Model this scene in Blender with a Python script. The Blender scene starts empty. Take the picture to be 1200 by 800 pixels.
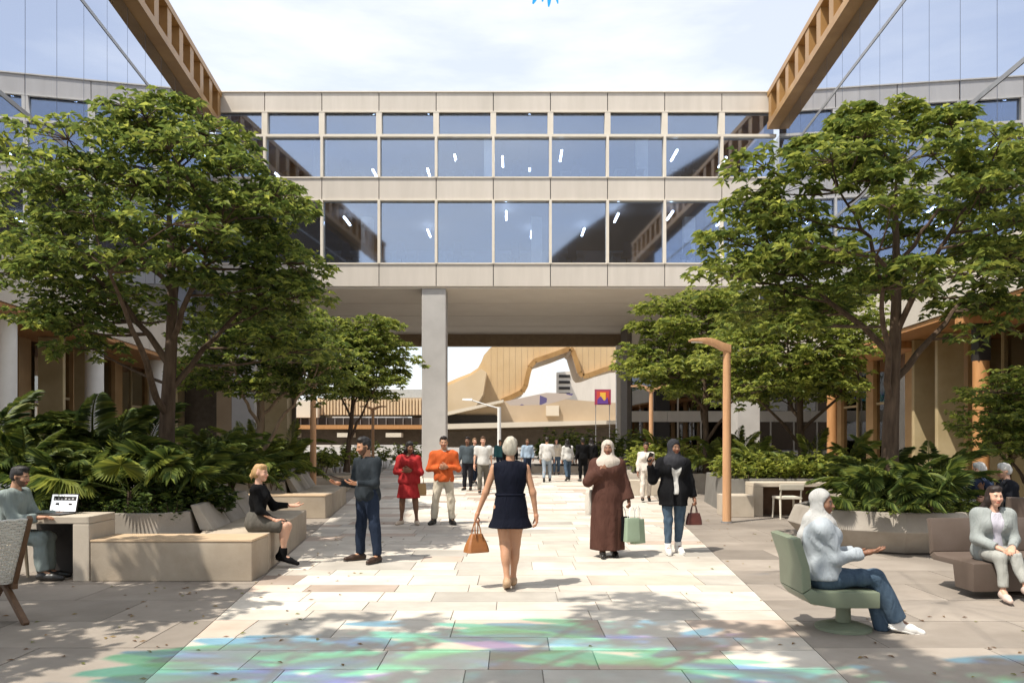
import bpy, bmesh, math, random
import numpy as np
from mathutils import Vector, Matrix

# ------------------------------------------------------------------ camera, sky, sun, exposure
scene = bpy.context.scene
col = scene.collection
F_PX, CX, HY, EYE = 900.0, 600.0, 515.0, 1.65      # focal length and horizon of the 1200x800 photograph


def at(px, py, d):
    return ((px - CX) / F_PX * d, d, EYE + (HY - py) / F_PX * d)


cam_data = bpy.data.cameras.new('camera')
cam_data.sensor_width = 36.0
cam_data.lens = 36.0 * F_PX / 1200.0
cam_data.shift_y = (HY - 400.0) / 1200.0
cam_data.clip_start = 0.1
cam_data.clip_end = 6000.0
cam = bpy.data.objects.new('camera', cam_data)
cam.location = (0, 0, EYE)
cam.rotation_euler = (math.radians(90), 0, 0)
col.objects.link(cam)
scene.camera = cam

SUN_DIR = Vector((0.40, 0.30, -0.87)).normalized()   # the way the light travels
sun_elev = math.asin(-SUN_DIR.z)
sun_rot = math.atan2(-SUN_DIR.x, -SUN_DIR.y)

world = bpy.data.worlds.new('World')
scene.world = world
world.use_nodes = True
wn, wl = world.node_tree.nodes, world.node_tree.links
wn.clear()
w_out = wn.new('ShaderNodeOutputWorld')
w_bg = wn.new('ShaderNodeBackground')
w_bg.inputs['Strength'].default_value = 0.15
w_sky = wn.new('ShaderNodeTexSky')
w_sky.sky_type = 'NISHITA'
w_sky.sun_disc = False
w_sky.sun_elevation = sun_elev
w_sky.sun_rotation = sun_rot
w_sky.air_density = 1.0
w_sky.dust_density = 2.0
w_sky.ozone_density = 1.6
# thin high cloud over the whole sky, drawn from the view direction
w_tc = wn.new('ShaderNodeTexCoord')
w_map = wn.new('ShaderNodeMapping')
w_map.inputs['Scale'].default_value = (1.3, 1.3, 5.5)
w_map.inputs['Location'].default_value = (3.1, 0.4, 0.2)
w_noise = wn.new('ShaderNodeTexNoise')
w_noise.inputs['Scale'].default_value = 1.9
w_noise.inputs['Detail'].default_value = 7.0
w_noise.inputs['Roughness'].default_value = 0.55
w_ramp = wn.new('ShaderNodeValToRGB')
w_ramp.color_ramp.elements[0].position = 0.42
w_ramp.color_ramp.elements[0].color = (0.5, 0.5, 0.5, 1)
w_ramp.color_ramp.elements[1].position = 0.72
w_ramp.color_ramp.elements[1].color = (0.92, 0.92, 0.92, 1)
w_mix = wn.new('ShaderNodeMix')
w_mix.data_type = 'RGBA'
w_mix.inputs['B'].default_value = (5.7, 5.7, 5.7, 1)
wl.new(w_tc.outputs['Generated'], w_map.inputs['Vector'])
wl.new(w_map.outputs['Vector'], w_noise.inputs['Vector'])
wl.new(w_noise.outputs['Fac'], w_ramp.inputs['Fac'])
wl.new(w_ramp.outputs['Color'], w_mix.inputs['Factor'])
wl.new(w_sky.outputs['Color'], w_mix.inputs['A'])
wl.new(w_mix.outputs['Result'], w_bg.inputs['Color'])
wl.new(w_bg.outputs['Background'], w_out.inputs['Surface'])

sun_data = bpy.data.lights.new('sun', 'SUN')
sun_data.energy = 4.1
sun_data.angle = math.radians(0.53)
sun_data.color = (1.0, 0.94, 0.84)
sun = bpy.data.objects.new('sun', sun_data)
sun.rotation_euler = SUN_DIR.to_track_quat('-Z', 'Y').to_euler()
sun.location = (-20, -15, 40)
col.objects.link(sun)

scene.view_settings.view_transform = 'Standard'
scene.view_settings.look = 'None'
scene.view_settings.gamma = 1.0
scene.view_settings.use_curve_mapping = False
scene.view_settings.exposure = 0.64
scene.cycles.use_denoising = True
scene.cycles.max_bounces = 8
scene.cycles.transparent_max_bounces = 16
scene.cycles.sample_clamp_indirect = 6.0

rng = random.Random(7)
nrng = np.random.default_rng(7)

# ------------------------------------------------------------------ helpers: objects


def tag(o, label=None, cat=None, group=None, kind=None):
    if label: o['label'] = label
    if cat: o['category'] = cat
    if group: o['group'] = group
    if kind: o['kind'] = kind
    return o


def link(name, me, parent=None, loc=None):
    o = bpy.data.objects.new(name, me)
    col.objects.link(o)
    if parent is not None:
        o.parent = parent
    if loc is not None:
        o.location = loc
    return o


def thing(name, label, cat, loc=(0, 0, 0), rz=0.0, group=None):
    o = bpy.data.objects.new(name, None)
    col.objects.link(o)
    o.empty_display_size = 0.2
    o.location = loc
    o.rotation_euler = (0, 0, rz)
    return tag(o, label, cat, group)


def copy_tree(o, parent=None):
    c = o.copy()
    col.objects.link(c)
    if parent is not None:
        c.parent = parent
    for ch in list(o.children):
        copy_tree(ch, c)
    return c


def mesh_np(name, V, Fc, smooth=False):
    """V (n,3) array, Fc list of arrays of equal-length faces"""
    me = bpy.data.meshes.new(name)
    me.vertices.add(len(V))
    me.vertices.foreach_set('co', np.asarray(V, np.float32).ravel())
    idx = np.concatenate([np.asarray(f, np.int32).ravel() for f in Fc])
    sizes = np.concatenate([np.full(len(f), np.asarray(f).shape[1], np.int32) for f in Fc])
    starts = np.concatenate([[0], np.cumsum(sizes)[:-1]]).astype(np.int32)
    me.loops.add(len(idx))
    me.loops.foreach_set('vertex_index', idx)
    me.polygons.add(len(sizes))
    me.polygons.foreach_set('loop_start', starts)
    me.polygons.foreach_set('loop_total', sizes)
    me.polygons.foreach_set('use_smooth', np.full(len(sizes), smooth, bool))
    me.update(calc_edges=True)
    me.validate()
    return me


class MB:
    """collects simple solids and links them as one mesh object"""

    def __init__(s):
        s.v, s.f = [], []

    def add(s, vs, fs):
        n = len(s.v)
        s.v.extend([tuple(v) for v in vs])
        s.f.extend([tuple(i + n for i in f) for f in fs])
        return s

    def box(s, x0, x1, y0, y1, z0, z1):
        vs = [(x0, y0, z0), (x1, y0, z0), (x1, y1, z0), (x0, y1, z0), (x0, y0, z1), (x1, y0, z1), (x1, y1, z1), (x0, y1, z1)]
        return s.add(vs, [(0, 3, 2, 1), (4, 5, 6, 7), (0, 1, 5, 4), (1, 2, 6, 5), (2, 3, 7, 6), (3, 0, 4, 7)])

    def hexa(s, bot, top):
        n = len(bot)
        vs = list(bot) + list(top)
        fs = [tuple(range(n - 1, -1, -1)), tuple(range(n, 2 * n))]
        fs += [(i, (i + 1) % n, n + (i + 1) % n, n + i) for i in range(n)]
        return s.add(vs, fs)

    def prism(s, poly, z0, z1, shrink=0.0):
        cx = sum(p[0] for p in poly) / len(poly); cy = sum(p[1] for p in poly) / len(poly)
        top = [(p[0] + (cx - p[0]) * shrink, p[1] + (cy - p[1]) * shrink, z1) for p in poly]
        return s.hexa([(p[0], p[1], z0) for p in poly], top)

    def prism_y(s, poly, y0, y1):
        """poly in (x, z), extruded along y"""
        n = len(poly)
        vs = [(p[0], y0, p[1]) for p in poly] + [(p[0], y1, p[1]) for p in poly]
        fs = [tuple(range(n)), tuple(range(2 * n - 1, n - 1, -1))]
        fs += [(i + n, (i + 1) % n + n, (i + 1) % n, i) for i in range(n)]
        return s.add(vs, fs)

    def bar(s, a, b, w, h, up=(0, 0, 1)):
        a, b = Vector(a), Vector(b)
        d = (b - a).normalized()
        u = Vector(up)
        if abs(d.dot(u)) > 0.98: u = Vector((0, 1, 0))
        r = d.cross(u).normalized(); u = r.cross(d).normalized()
        bot = [a + r * (sx * w / 2) + u * (sz * h / 2) for sx, sz in ((-1, -1), (1, -1), (1, 1), (-1, 1))]
        top = [b + r * (sx * w / 2) + u * (sz * h / 2) for sx, sz in ((-1, -1), (1, -1), (1, 1), (-1, 1))]
        return s.hexa([tuple(x) for x in bot][::-1], [tuple(x) for x in top][::-1])

    def tube(s, pts, radii, n=8, cap=True):
        pts = [Vector(p) for p in pts]
        base = len(s.v)
        prev = None
        for i, p in enumerate(pts):
            d = (pts[min(i + 1, len(pts) - 1)] - pts[max(i - 1, 0)])
            d = d.normalized() if d.length > 1e-9 else Vector((0, 0, 1))
            if prev is None:
                ref = Vector((1, 0, 0)) if abs(d.x) < 0.9 else Vector((0, 1, 0))
                r = d.cross(ref).normalized()
            else:
                r = (prev - d * prev.dot(d))
                r = r.normalized() if r.length > 1e-6 else d.orthogonal().normalized()
            prev = r
            u = d.cross(r)
            rad = radii[i] if hasattr(radii, '__len__') else radii
            for k in range(n):
                a = 2 * math.pi * k / n
                s.v.append(tuple(p + r * (math.cos(a) * rad) + u * (math.sin(a) * rad)))
        m = len(pts)
        for i in range(m - 1):
            for k in range(n):
                a, b = base + i * n + k, base + i * n + (k + 1) % n
                s.f.append((a, b, b + n, a + n))
        if cap:
            s.f.append(tuple(base + k for k in range(n - 1, -1, -1)))
            s.f.append(tuple(base + (m - 1) * n + k for k in range(n)))
        return s

    def lathe(s, prof, n=24, c=(0, 0), sy=1.0):
        base = len(s.v)
        for r, z in prof:
            for k in range(n):
                a = 2 * math.pi * k / n
                s.v.append((c[0] + r * math.cos(a), c[1] + sy * r * math.sin(a), z))
        for i in range(len(prof) - 1):
            for k in range(n):
                a, b = base + i * n + k, base + i * n + (k + 1) % n
                s.f.append((a, b, b + n, a + n))
        s.f.append(tuple(base + k for k in range(n - 1, -1, -1)))
        s.f.append(tuple(base + (len(prof) - 1) * n + k for k in range(n)))
        return s

    def build(s, name, mat, parent=None, smooth=False, bevel=0.0, kind=None, segs=2):
        me = bpy.data.meshes.new(name)
        me.from_pydata(s.v, [], s.f)
        if bevel > 0 or smooth:
            bm = bmesh.new(); bm.from_mesh(me)
            bmesh.ops.recalc_face_normals(bm, faces=bm.faces)
            if bevel > 0:
                es = [e for e in bm.edges if len(e.link_faces) == 2 and e.calc_face_angle(0) > 0.5]
                bmesh.ops.bevel(bm, geom=es, offset=bevel, segments=segs, affect='EDGES', profile=0.6)
            bm.to_mesh(me); bm.free()
        me.update()
        if smooth:
            me.polygons.foreach_set('use_smooth', np.ones(len(me.polygons), bool))
            try:
                me.set_sharp_from_angle(angle=math.radians(40))
            except Exception:
                pass
        if mat: me.materials.append(mat)
        o = link(name, me, parent)
        if kind: o['kind'] = kind
        return o


# ------------------------------------------------------------------ helpers: materials
MATS = {}


def mat(name, c1, c2=None, rough=0.8, scale=4.0, detail=5.0, bump=0.0, bscale=None, spec=0.3, metal=0.0,
        rand=0.0, distort=0.0, bdist=0.01, coords='Object', stretch=None, sheen=0.0, stain=0.0, rough2=None):
    """Principled material: two colours mixed by noise, brightness varied per object, fine relief"""
    if name in MATS: return MATS[name]
    m = bpy.data.materials.new(name)
    m.use_nodes = True
    nt = m.node_tree; N, L = nt.nodes, nt.links
    b = N['Principled BSDF']
    b.inputs['Roughness'].default_value = rough
    b.inputs['Metallic'].default_value = metal
    b.inputs['Specular IOR Level'].default_value = spec
    if sheen: b.inputs['Sheen Weight'].default_value = sheen
    tc = N.new('ShaderNodeTexCoord'); oi = N.new('ShaderNodeObjectInfo')
    off = N.new('ShaderNodeVectorMath'); off.operation = 'MULTIPLY_ADD'
    comb = N.new('ShaderNodeCombineXYZ')
    for i in range(3): L.new(oi.outputs['Random'], comb.inputs[i])
    L.new(comb.outputs[0], off.inputs[0]); off.inputs[1].default_value = (37, 53, 71)
    L.new(tc.outputs[coords], off.inputs[2])
    vec = off.outputs[0]
    if stretch:
        mp = N.new('ShaderNodeMapping'); mp.inputs['Scale'].default_value = stretch
        L.new(vec, mp.inputs['Vector']); vec = mp.outputs[0]
    nz = N.new('ShaderNodeTexNoise'); nz.inputs['Scale'].default_value = scale
    nz.inputs['Detail'].default_value = detail; nz.inputs['Roughness'].default_value = 0.62
    L.new(vec, nz.inputs['Vector'])
    rp = N.new('ShaderNodeValToRGB')
    rp.color_ramp.elements[0].position = 0.3; rp.color_ramp.elements[1].position = 0.7
    rp.color_ramp.elements[0].color = (*c1, 1); rp.color_ramp.elements[1].color = (*(c2 or c1), 1)
    L.new(nz.outputs['Fac'], rp.inputs['Fac'])
    out = rp.outputs['Color']
    if stain:
        n2 = N.new('ShaderNodeTexNoise'); n2.inputs['Scale'].default_value = scale * 0.23
        n2.inputs['Detail'].default_value = 6.0
        L.new(vec, n2.inputs['Vector'])
        r2 = N.new('ShaderNodeMapRange'); r2.inputs[1].default_value = 0.35; r2.inputs[2].default_value = 0.7
        r2.inputs[3].default_value = 1.0 - stain; r2.inputs[4].default_value = 1.0 + stain * 0.4
        L.new(n2.outputs['Fac'], r2.inputs[0])
        mx = N.new('ShaderNodeMix'); mx.data_type = 'RGBA'; mx.blend_type = 'MULTIPLY'; mx.inputs['Factor'].default_value = 1
        L.new(out, mx.inputs['A']); L.new(r2.outputs[0], mx.inputs['B']); out = mx.outputs['Result']
    if rand:
        hs = N.new('ShaderNodeHueSaturation')
        mr = N.new('ShaderNodeMapRange'); mr.inputs[3].default_value = 1 - rand; mr.inputs[4].default_value = 1 + rand
        L.new(oi.outputs['Random'], mr.inputs[0]); L.new(mr.outputs[0], hs.inputs['Value'])
        L.new(out, hs.inputs['Color']); out = hs.outputs['Color']
    L.new(out, b.inputs['Base Color'])
    if rough2 is not None:
        rr = N.new('ShaderNodeMapRange'); rr.inputs[1].default_value = 0.3; rr.inputs[2].default_value = 0.7
        rr.inputs[3].default_value = rough; rr.inputs[4].default_value = rough2
        L.new(nz.outputs['Fac'], rr.inputs[0]); L.new(rr.outputs[0], b.inputs['Roughness'])
    if bump:
        nb = N.new('ShaderNodeTexNoise'); nb.inputs['Scale'].default_value = bscale or scale * 8
        nb.inputs['Detail'].default_value = 4.0; nb.inputs['Distortion'].default_value = distort
        L.new(vec, nb.inputs['Vector'])
        bp = N.new('ShaderNodeBump'); bp.inputs['Strength'].default_value = bump; bp.inputs['Distance'].default_value = bdist
        L.new(nb.outputs['Fac'], bp.inputs['Height']); L.new(bp.outputs[0], b.inputs['Normal'])
    MATS[name] = m
    return m


def glass(name, tint=(0.6, 0.7, 0.8), refl=0.5, gloss=(0.9, 0.93, 1.0), rough=0.01, wave=0.0):
    """thin architectural pane: part tinted see-through, part mirror"""
    if name in MATS: return MATS[name]
    m = bpy.data.materials.new(name); m.use_nodes = True
    N, L = m.node_tree.nodes, m.node_tree.links
    N.clear()
    o = N.new('ShaderNodeOutputMaterial'); mx = N.new('ShaderNodeMixShader')
    t = N.new('ShaderNodeBsdfTransparent'); t.inputs['Color'].default_value = (*tint, 1)
    g = N.new('ShaderNodeBsdfGlossy'); g.inputs['Color'].default_value = (*gloss, 1); g.inputs['Roughness'].default_value = rough
    lw = N.new('ShaderNodeFresnel'); lw.inputs['IOR'].default_value = 1.5
    mr = N.new('ShaderNodeMapRange'); mr.inputs[1].default_value = 0.04; mr.inputs[2].default_value = 1.0
    mr.inputs[3].default_value = refl; mr.inputs[4].default_value = 1.0
    L.new(lw.outputs[0], mr.inputs[0]); L.new(mr.outputs[0], mx.inputs[0])
    L.new(t.outputs[0], mx.inputs[1]); L.new(g.outputs[0], mx.inputs[2]); L.new(mx.outputs[0], o.inputs[0])
    if wave:
        tc = N.new('ShaderNodeTexCoord'); nz = N.new('ShaderNodeTexNoise'); nz.inputs['Scale'].default_value = 0.5
        nz.inputs['Detail'].default_value = 1.0
        L.new(tc.outputs['Object'], nz.inputs['Vector'])
        bp = N.new('ShaderNodeBump'); bp.inputs['Strength'].default_value = wave; bp.inputs['Distance'].default_value = 0.05
        L.new(nz.outputs['Fac'], bp.inputs['Height']); L.new(bp.outputs[0], g.inputs['Normal'])
    MATS[name] = m
    return m


def emit(name, c, s):
    if name in MATS: return MATS[name]
    m = bpy.data.materials.new(name); m.use_nodes = True
    b = m.node_tree.nodes['Principled BSDF']
    b.inputs['Base Color'].default_value = (*c, 1)
    b.inputs['Emission Color'].default_value = (*c, 1); b.inputs['Emission Strength'].default_value = s
    MATS[name] = m
    return m


def leaf_mat(name, trans=0.35, rough=0.42):
    """leaf material; colour comes from the mesh attribute 'Col' (one colour for each leaf)"""
    if name in MATS: return MATS[name]
    m = bpy.data.materials.new(name); m.use_nodes = True
    N, L = m.node_tree.nodes, m.node_tree.links
    b = N['Principled BSDF']; out = N['Material Output']
    a = N.new('ShaderNodeAttribute'); a.attribute_name = 'Col'
    L.new(a.outputs['Color'], b.inputs['Base Color'])
    b.inputs['Roughness'].default_value = rough; b.inputs['Specular IOR Level'].default_value = 0.3
    t = N.new('ShaderNodeBsdfTranslucent')
    hs = N.new('ShaderNodeHueSaturation'); hs.inputs['Value'].default_value = 1.7; hs.inputs['Saturation'].default_value = 1.0
    hs.inputs['Hue'].default_value = 0.487
    L.new(a.outputs['Color'], hs.inputs['Color']); L.new(hs.outputs[0], t.inputs['Color'])
    mx = N.new('ShaderNodeMixShader'); mx.inputs[0].default_value = trans
    L.new(b.outputs[0], mx.inputs[1]); L.new(t.outputs[0], mx.inputs[2]); L.new(mx.outputs[0], out.inputs['Surface'])
    MATS[name] = m
    return m


def set_col(me, cols):
    """cols (nverts,3)"""
    at_ = me.color_attributes.new('Col', 'FLOAT_COLOR', 'POINT')
    c = np.ones((len(me.vertices), 4), np.float32)
    c[:, :3] = cols
    at_.data.foreach_set('color', c.ravel())


M_STONE = mat('pale_stone', (0.50, 0.445, 0.375), (0.62, 0.565, 0.485), rough=0.75, scale=2.2, bump=0.12, bscale=60, rand=0.12, stain=0.24)
M_STONE2 = mat('pink_stone', (0.43, 0.335, 0.265), (0.53, 0.43, 0.355), rough=0.75, scale=2.0, bump=0.12, bscale=60, rand=0.14, stain=0.24)
M_STONE3 = mat('grey_stone', (0.40, 0.365, 0.315), (0.50, 0.46, 0.40), rough=0.75, scale=2.6, bump=0.12, bscale=60, rand=0.14, stain=0.26)
M_GREIGE = mat('greige_stone', (0.25, 0.212, 0.175), (0.33, 0.285, 0.24), rough=0.78, scale=1.6, bump=0.12, bscale=70, rand=0.10, stain=0.28)
M_GROUT = mat('grout', (0.26, 0.23, 0.2), (0.33, 0.30, 0.26), rough=0.95, scale=6)
M_CONC = mat('cast_concrete', (0.40, 0.325, 0.24), (0.50, 0.42, 0.325), rough=0.72, scale=2.6, detail=8, bump=0.2, bscale=40, stain=0.36)
M_CONC_D = mat('weathered_concrete', (0.33, 0.29, 0.24), (0.43, 0.385, 0.33), rough=0.8, scale=2.4, detail=8, bump=0.2, bscale=40, stain=0.34)
M_SEAT_LIT = mat('sunlit_seat_tone', (0.45, 0.32, 0.20), (0.56, 0.42, 0.28), rough=0.55, scale=3, stretch=(1, 9, 9), bump=0.08)  # tan tone that stands in for sun on a concrete seat
M_SOIL = mat('soil', (0.03, 0.022, 0.015), (0.06, 0.045, 0.03), rough=0.95, scale=14, bump=0.6, bscale=60)
M_CLAD = mat('beige_cladding', (0.555, 0.505, 0.435), (0.615, 0.56, 0.49), rough=0.45, scale=2.6, rand=0.03, stain=0.07, stretch=(1.2, 1.2, 0.16))
M_MULL = mat('cream_metal', (0.66, 0.60, 0.50), (0.72, 0.66, 0.56), rough=0.4, scale=2)
M_SOFFIT = mat('pale_soffit', (0.68, 0.62, 0.54), (0.74, 0.68, 0.60), rough=0.7, scale=0.7)
M_BRONZE = mat('golden_bronze', (0.36, 0.20, 0.075), (0.47, 0.28, 0.11), rough=0.38, scale=1.2, metal=0.15, stain=0.12)
M_TIMBER = mat('amber_timber', (0.42, 0.20, 0.075), (0.56, 0.29, 0.12), rough=0.5, scale=2.2, stretch=(6, 6, 0.7), bump=0.05, rand=0.08)
M_LAMPWOOD = mat('lamp_timber', (0.46, 0.25, 0.13), (0.58, 0.34, 0.18), rough=0.5, scale=3, stretch=(8, 8, 0.6), bump=0.05)
M_DARK = mat('dark_frame', (0.02, 0.018, 0.016), (0.035, 0.03, 0.028), rough=0.5)
M_INT = mat('office_interior', (0.34, 0.38, 0.44), (0.44, 0.48, 0.54), rough=0.9)
M_INTF = mat('office_floor', (0.10, 0.10, 0.11), (0.13, 0.13, 0.14), rough=0.7)
M_GLASS = glass('office_glass', (0.58, 0.66, 0.78), 0.30, (0.80, 0.88, 1.0), 0.04)
M_MIRROR = glass('mirror_glass', (0.25, 0.30, 0.38), 0.72, (0.78, 0.85, 1.0), 0.006, wave=0.02)
M_SHOPGL = glass('shop_glass', (0.62, 0.60, 0.55), 0.22, (0.95, 0.93, 0.9), 0.01)
M_BARK = mat('bark', (0.05, 0.032, 0.021), (0.12, 0.082, 0.055), rough=0.9, scale=5, stretch=(3, 3, 0.6), bump=0.7, bscale=24)
M_BARK2 = mat('pale_bark', (0.17, 0.12, 0.08), (0.30, 0.225, 0.155), rough=0.9, scale=5, stretch=(3, 3, 0.6), bump=0.6, bscale=24)
M_LEAF = leaf_mat('leaf', 0.48, 0.5)
M_FROND = leaf_mat('frond', 0.34, 0.58)
M_WHITE = mat('white_paint', (0.74, 0.73, 0.70), (0.8, 0.79, 0.76), rough=0.5)
M_STEEL = mat('grey_steel', (0.30, 0.30, 0.30), (0.38, 0.38, 0.38), rough=0.4, metal=0.6)
# ------------------------------------------------------------------ ground and paving
def pathL(y): return -2.5 - 0.122 * (y - 5.2)
def pathR(y): return 2.29 + 0.108 * (y - 5.2)


tag(MB().box(-400, 400, -60, 1500, -0.3, -0.045).build('ground', mat('far_ground', (0.20, 0.18, 0.16), (0.26, 0.24, 0.21), rough=0.9, scale=0.4)), kind='structure')
path = tag(MB().hexa([(pathL(1.0), 1.0, -0.04), (pathR(1.0), 1.0, -0.04), (pathR(62), 62, -0.04), (pathL(62), 62, -0.04)],
                     [(pathL(1.0), 1.0, -0.012), (pathR(1.0), 1.0, -0.012), (pathR(62), 62, -0.012), (pathL(62), 62, -0.012)]).build('path', M_GROUT), kind='structure')
plaza = {}
for side, x in (('left', -1), ('right', 1)):
    e = pathL if x < 0 else pathR
    poly = [(e(1.0), 1.0), (e(62), 62), (x * 30, 62), (x * 30, 1.0)]
    if x < 0: poly = poly[::-1]
    plaza[x] = tag(MB().prism(poly[::-1] if x > 0 else poly[::-1], -0.04, -0.014).build('plaza_' + side, M_GROUT), kind='structure')


def slab(name, q, z, th, m, parent):
    g = 0.0045
    cx = sum(p[0] for p in q) / 4; cy = sum(p[1] for p in q) / 4
    q = [(p[0] + (g if p[0] < cx else -g), p[1] + (g if p[1] < cy else -g)) for p in q]
    zz = [z + rng.uniform(-0.0012, 0.0012) for _ in q]
    bot = [(p[0], p[1], z - th) for p in q]
    return MB().hexa(bot, [(p[0], p[1], zz[i]) for i, p in enumerate(q)])


# pale stone walk: running rows of uneven slabs; the near rows are parts, the far rows one mass
y = 3.6
n_part = 0
far_mb = {}
while y < 46:
    dy = rng.choice((0.40, 0.50, 0.62)) if y < 20 else 0.62
    x = pathL(y) + 0.0
    w_end = pathR(y)
    first = True
    while x < w_end - 0.02:
        ln = rng.choice((0.55, 0.8, 1.0, 1.3))
        if first: ln *= rng.uniform(0.4, 1.0); first = False
        x1 = x + ln
        if x1 > w_end - 0.3: x1 = w_end
        sl = (y + dy)
        def edge(xx, yy):
            if xx <= pathL(y) + 1e-6: return pathL(yy)
            if xx >= w_end - 1e-6: return pathR(yy)
            return xx
        q = [(edge(x, y), y), (edge(x1, y), y), (edge(x1, sl), sl), (edge(x, sl), sl)]
        r = rng.random()
        m = M_STONE if r < 0.66 else (M_STONE2 if r < 0.82 else M_STONE3)
        b = slab('slab', q, 0.0, 0.03, m, path)
        if y < 17.5 and n_part < 290:
            b.build('slab', m, path); n_part += 1
        else:
            far_mb.setdefault(m.name, (m, MB()))[1].add(b.v, b.f)
        x = x1
    y += dy
for k, (m, b) in far_mb.items():
    b.build('far_slabs', m, path, kind='stuff')

# greige slabs either side
for sx in (-1, 1):
    y = 3.4; row = 0; cnt = 0
    far = MB()
    while y < 32:
        dy = 0.9
        e = pathL if sx < 0 else pathR
        lim = 11.0
        x = 0.0; row += 1
        start = abs(e(y))
        xs = [start]
        nx = math.floor(start / 1.5) * 1.5 + (0.75 if row % 2 else 0.0)
        while nx < lim:
            if nx > start + 0.25: xs.append(nx)
            nx += 1.5
        xs.append(lim)
        for a, b_ in zip(xs[:-1], xs[1:]):
            a2 = abs(e(y + dy)) if a == start else a
            q = [(sx * a, y), (sx * b_, y), (sx * b_, y + dy), (sx * min(a2, b_ - 0.05), y + dy)]
            if sx < 0: q = [q[1], q[0], q[3], q[2]]
            bb = slab('slab', q, -0.001, 0.03, M_GREIGE, plaza[sx])
            if y < 13.5:
                bb.build('slab', M_GREIGE, plaza[sx]); cnt += 1
            else:
                far.add(bb.v, bb.f)
        y += dy
    far.build('far_slabs', M_GREIGE, plaza[sx], kind='stuff')

# ------------------------------------------------------------------ side buildings
YF = 33.0                       # plane of the bridge facade


def TL(y): return -(12.45 - 0.115 * (YF - y))                    # inner face of left roof truss
def TR(y): return 10.95 - 0.075 * (YF - y)


def XL(y, off=0.0): return TL(y) - 0.45 - off      # left glass wall, under the truss
def XR(y, off=0.0): return TR(y) + 0.45 + off      # right glass wall


def wallbox(mb, X, y0, y1, o0, o1, z0, z1):
    """slab that follows the splayed wall line X(y, off)"""
    p = [(X(y0, o0), y0), (X(y1, o0), y1), (X(y1, o1), y1), (X(y0, o1), y0)]
    if X is XL or X is XL2: p = p
    else: p = p[::-1]
    return mb.prism(p, z0, z1)


def XL2(y, off=0.0): return TL(y) - off
def XR2(y, off=0.0): return TR(y) + off


M_GOLDPANEL = mat('gold_panel', (0.40, 0.25, 0.11), (0.52, 0.34, 0.165), rough=0.45, scale=1.1, rand=0.12, stain=0.2)
M_OLIVE = mat('olive_gold_fin', (0.42, 0.33, 0.18), (0.52, 0.42, 0.25), rough=0.4, scale=1.5, rand=0.06)
M_BACKROOM = mat('shop_interior', (0.22, 0.155, 0.095), (0.36, 0.27, 0.175), rough=0.9, scale=1.2)


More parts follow.
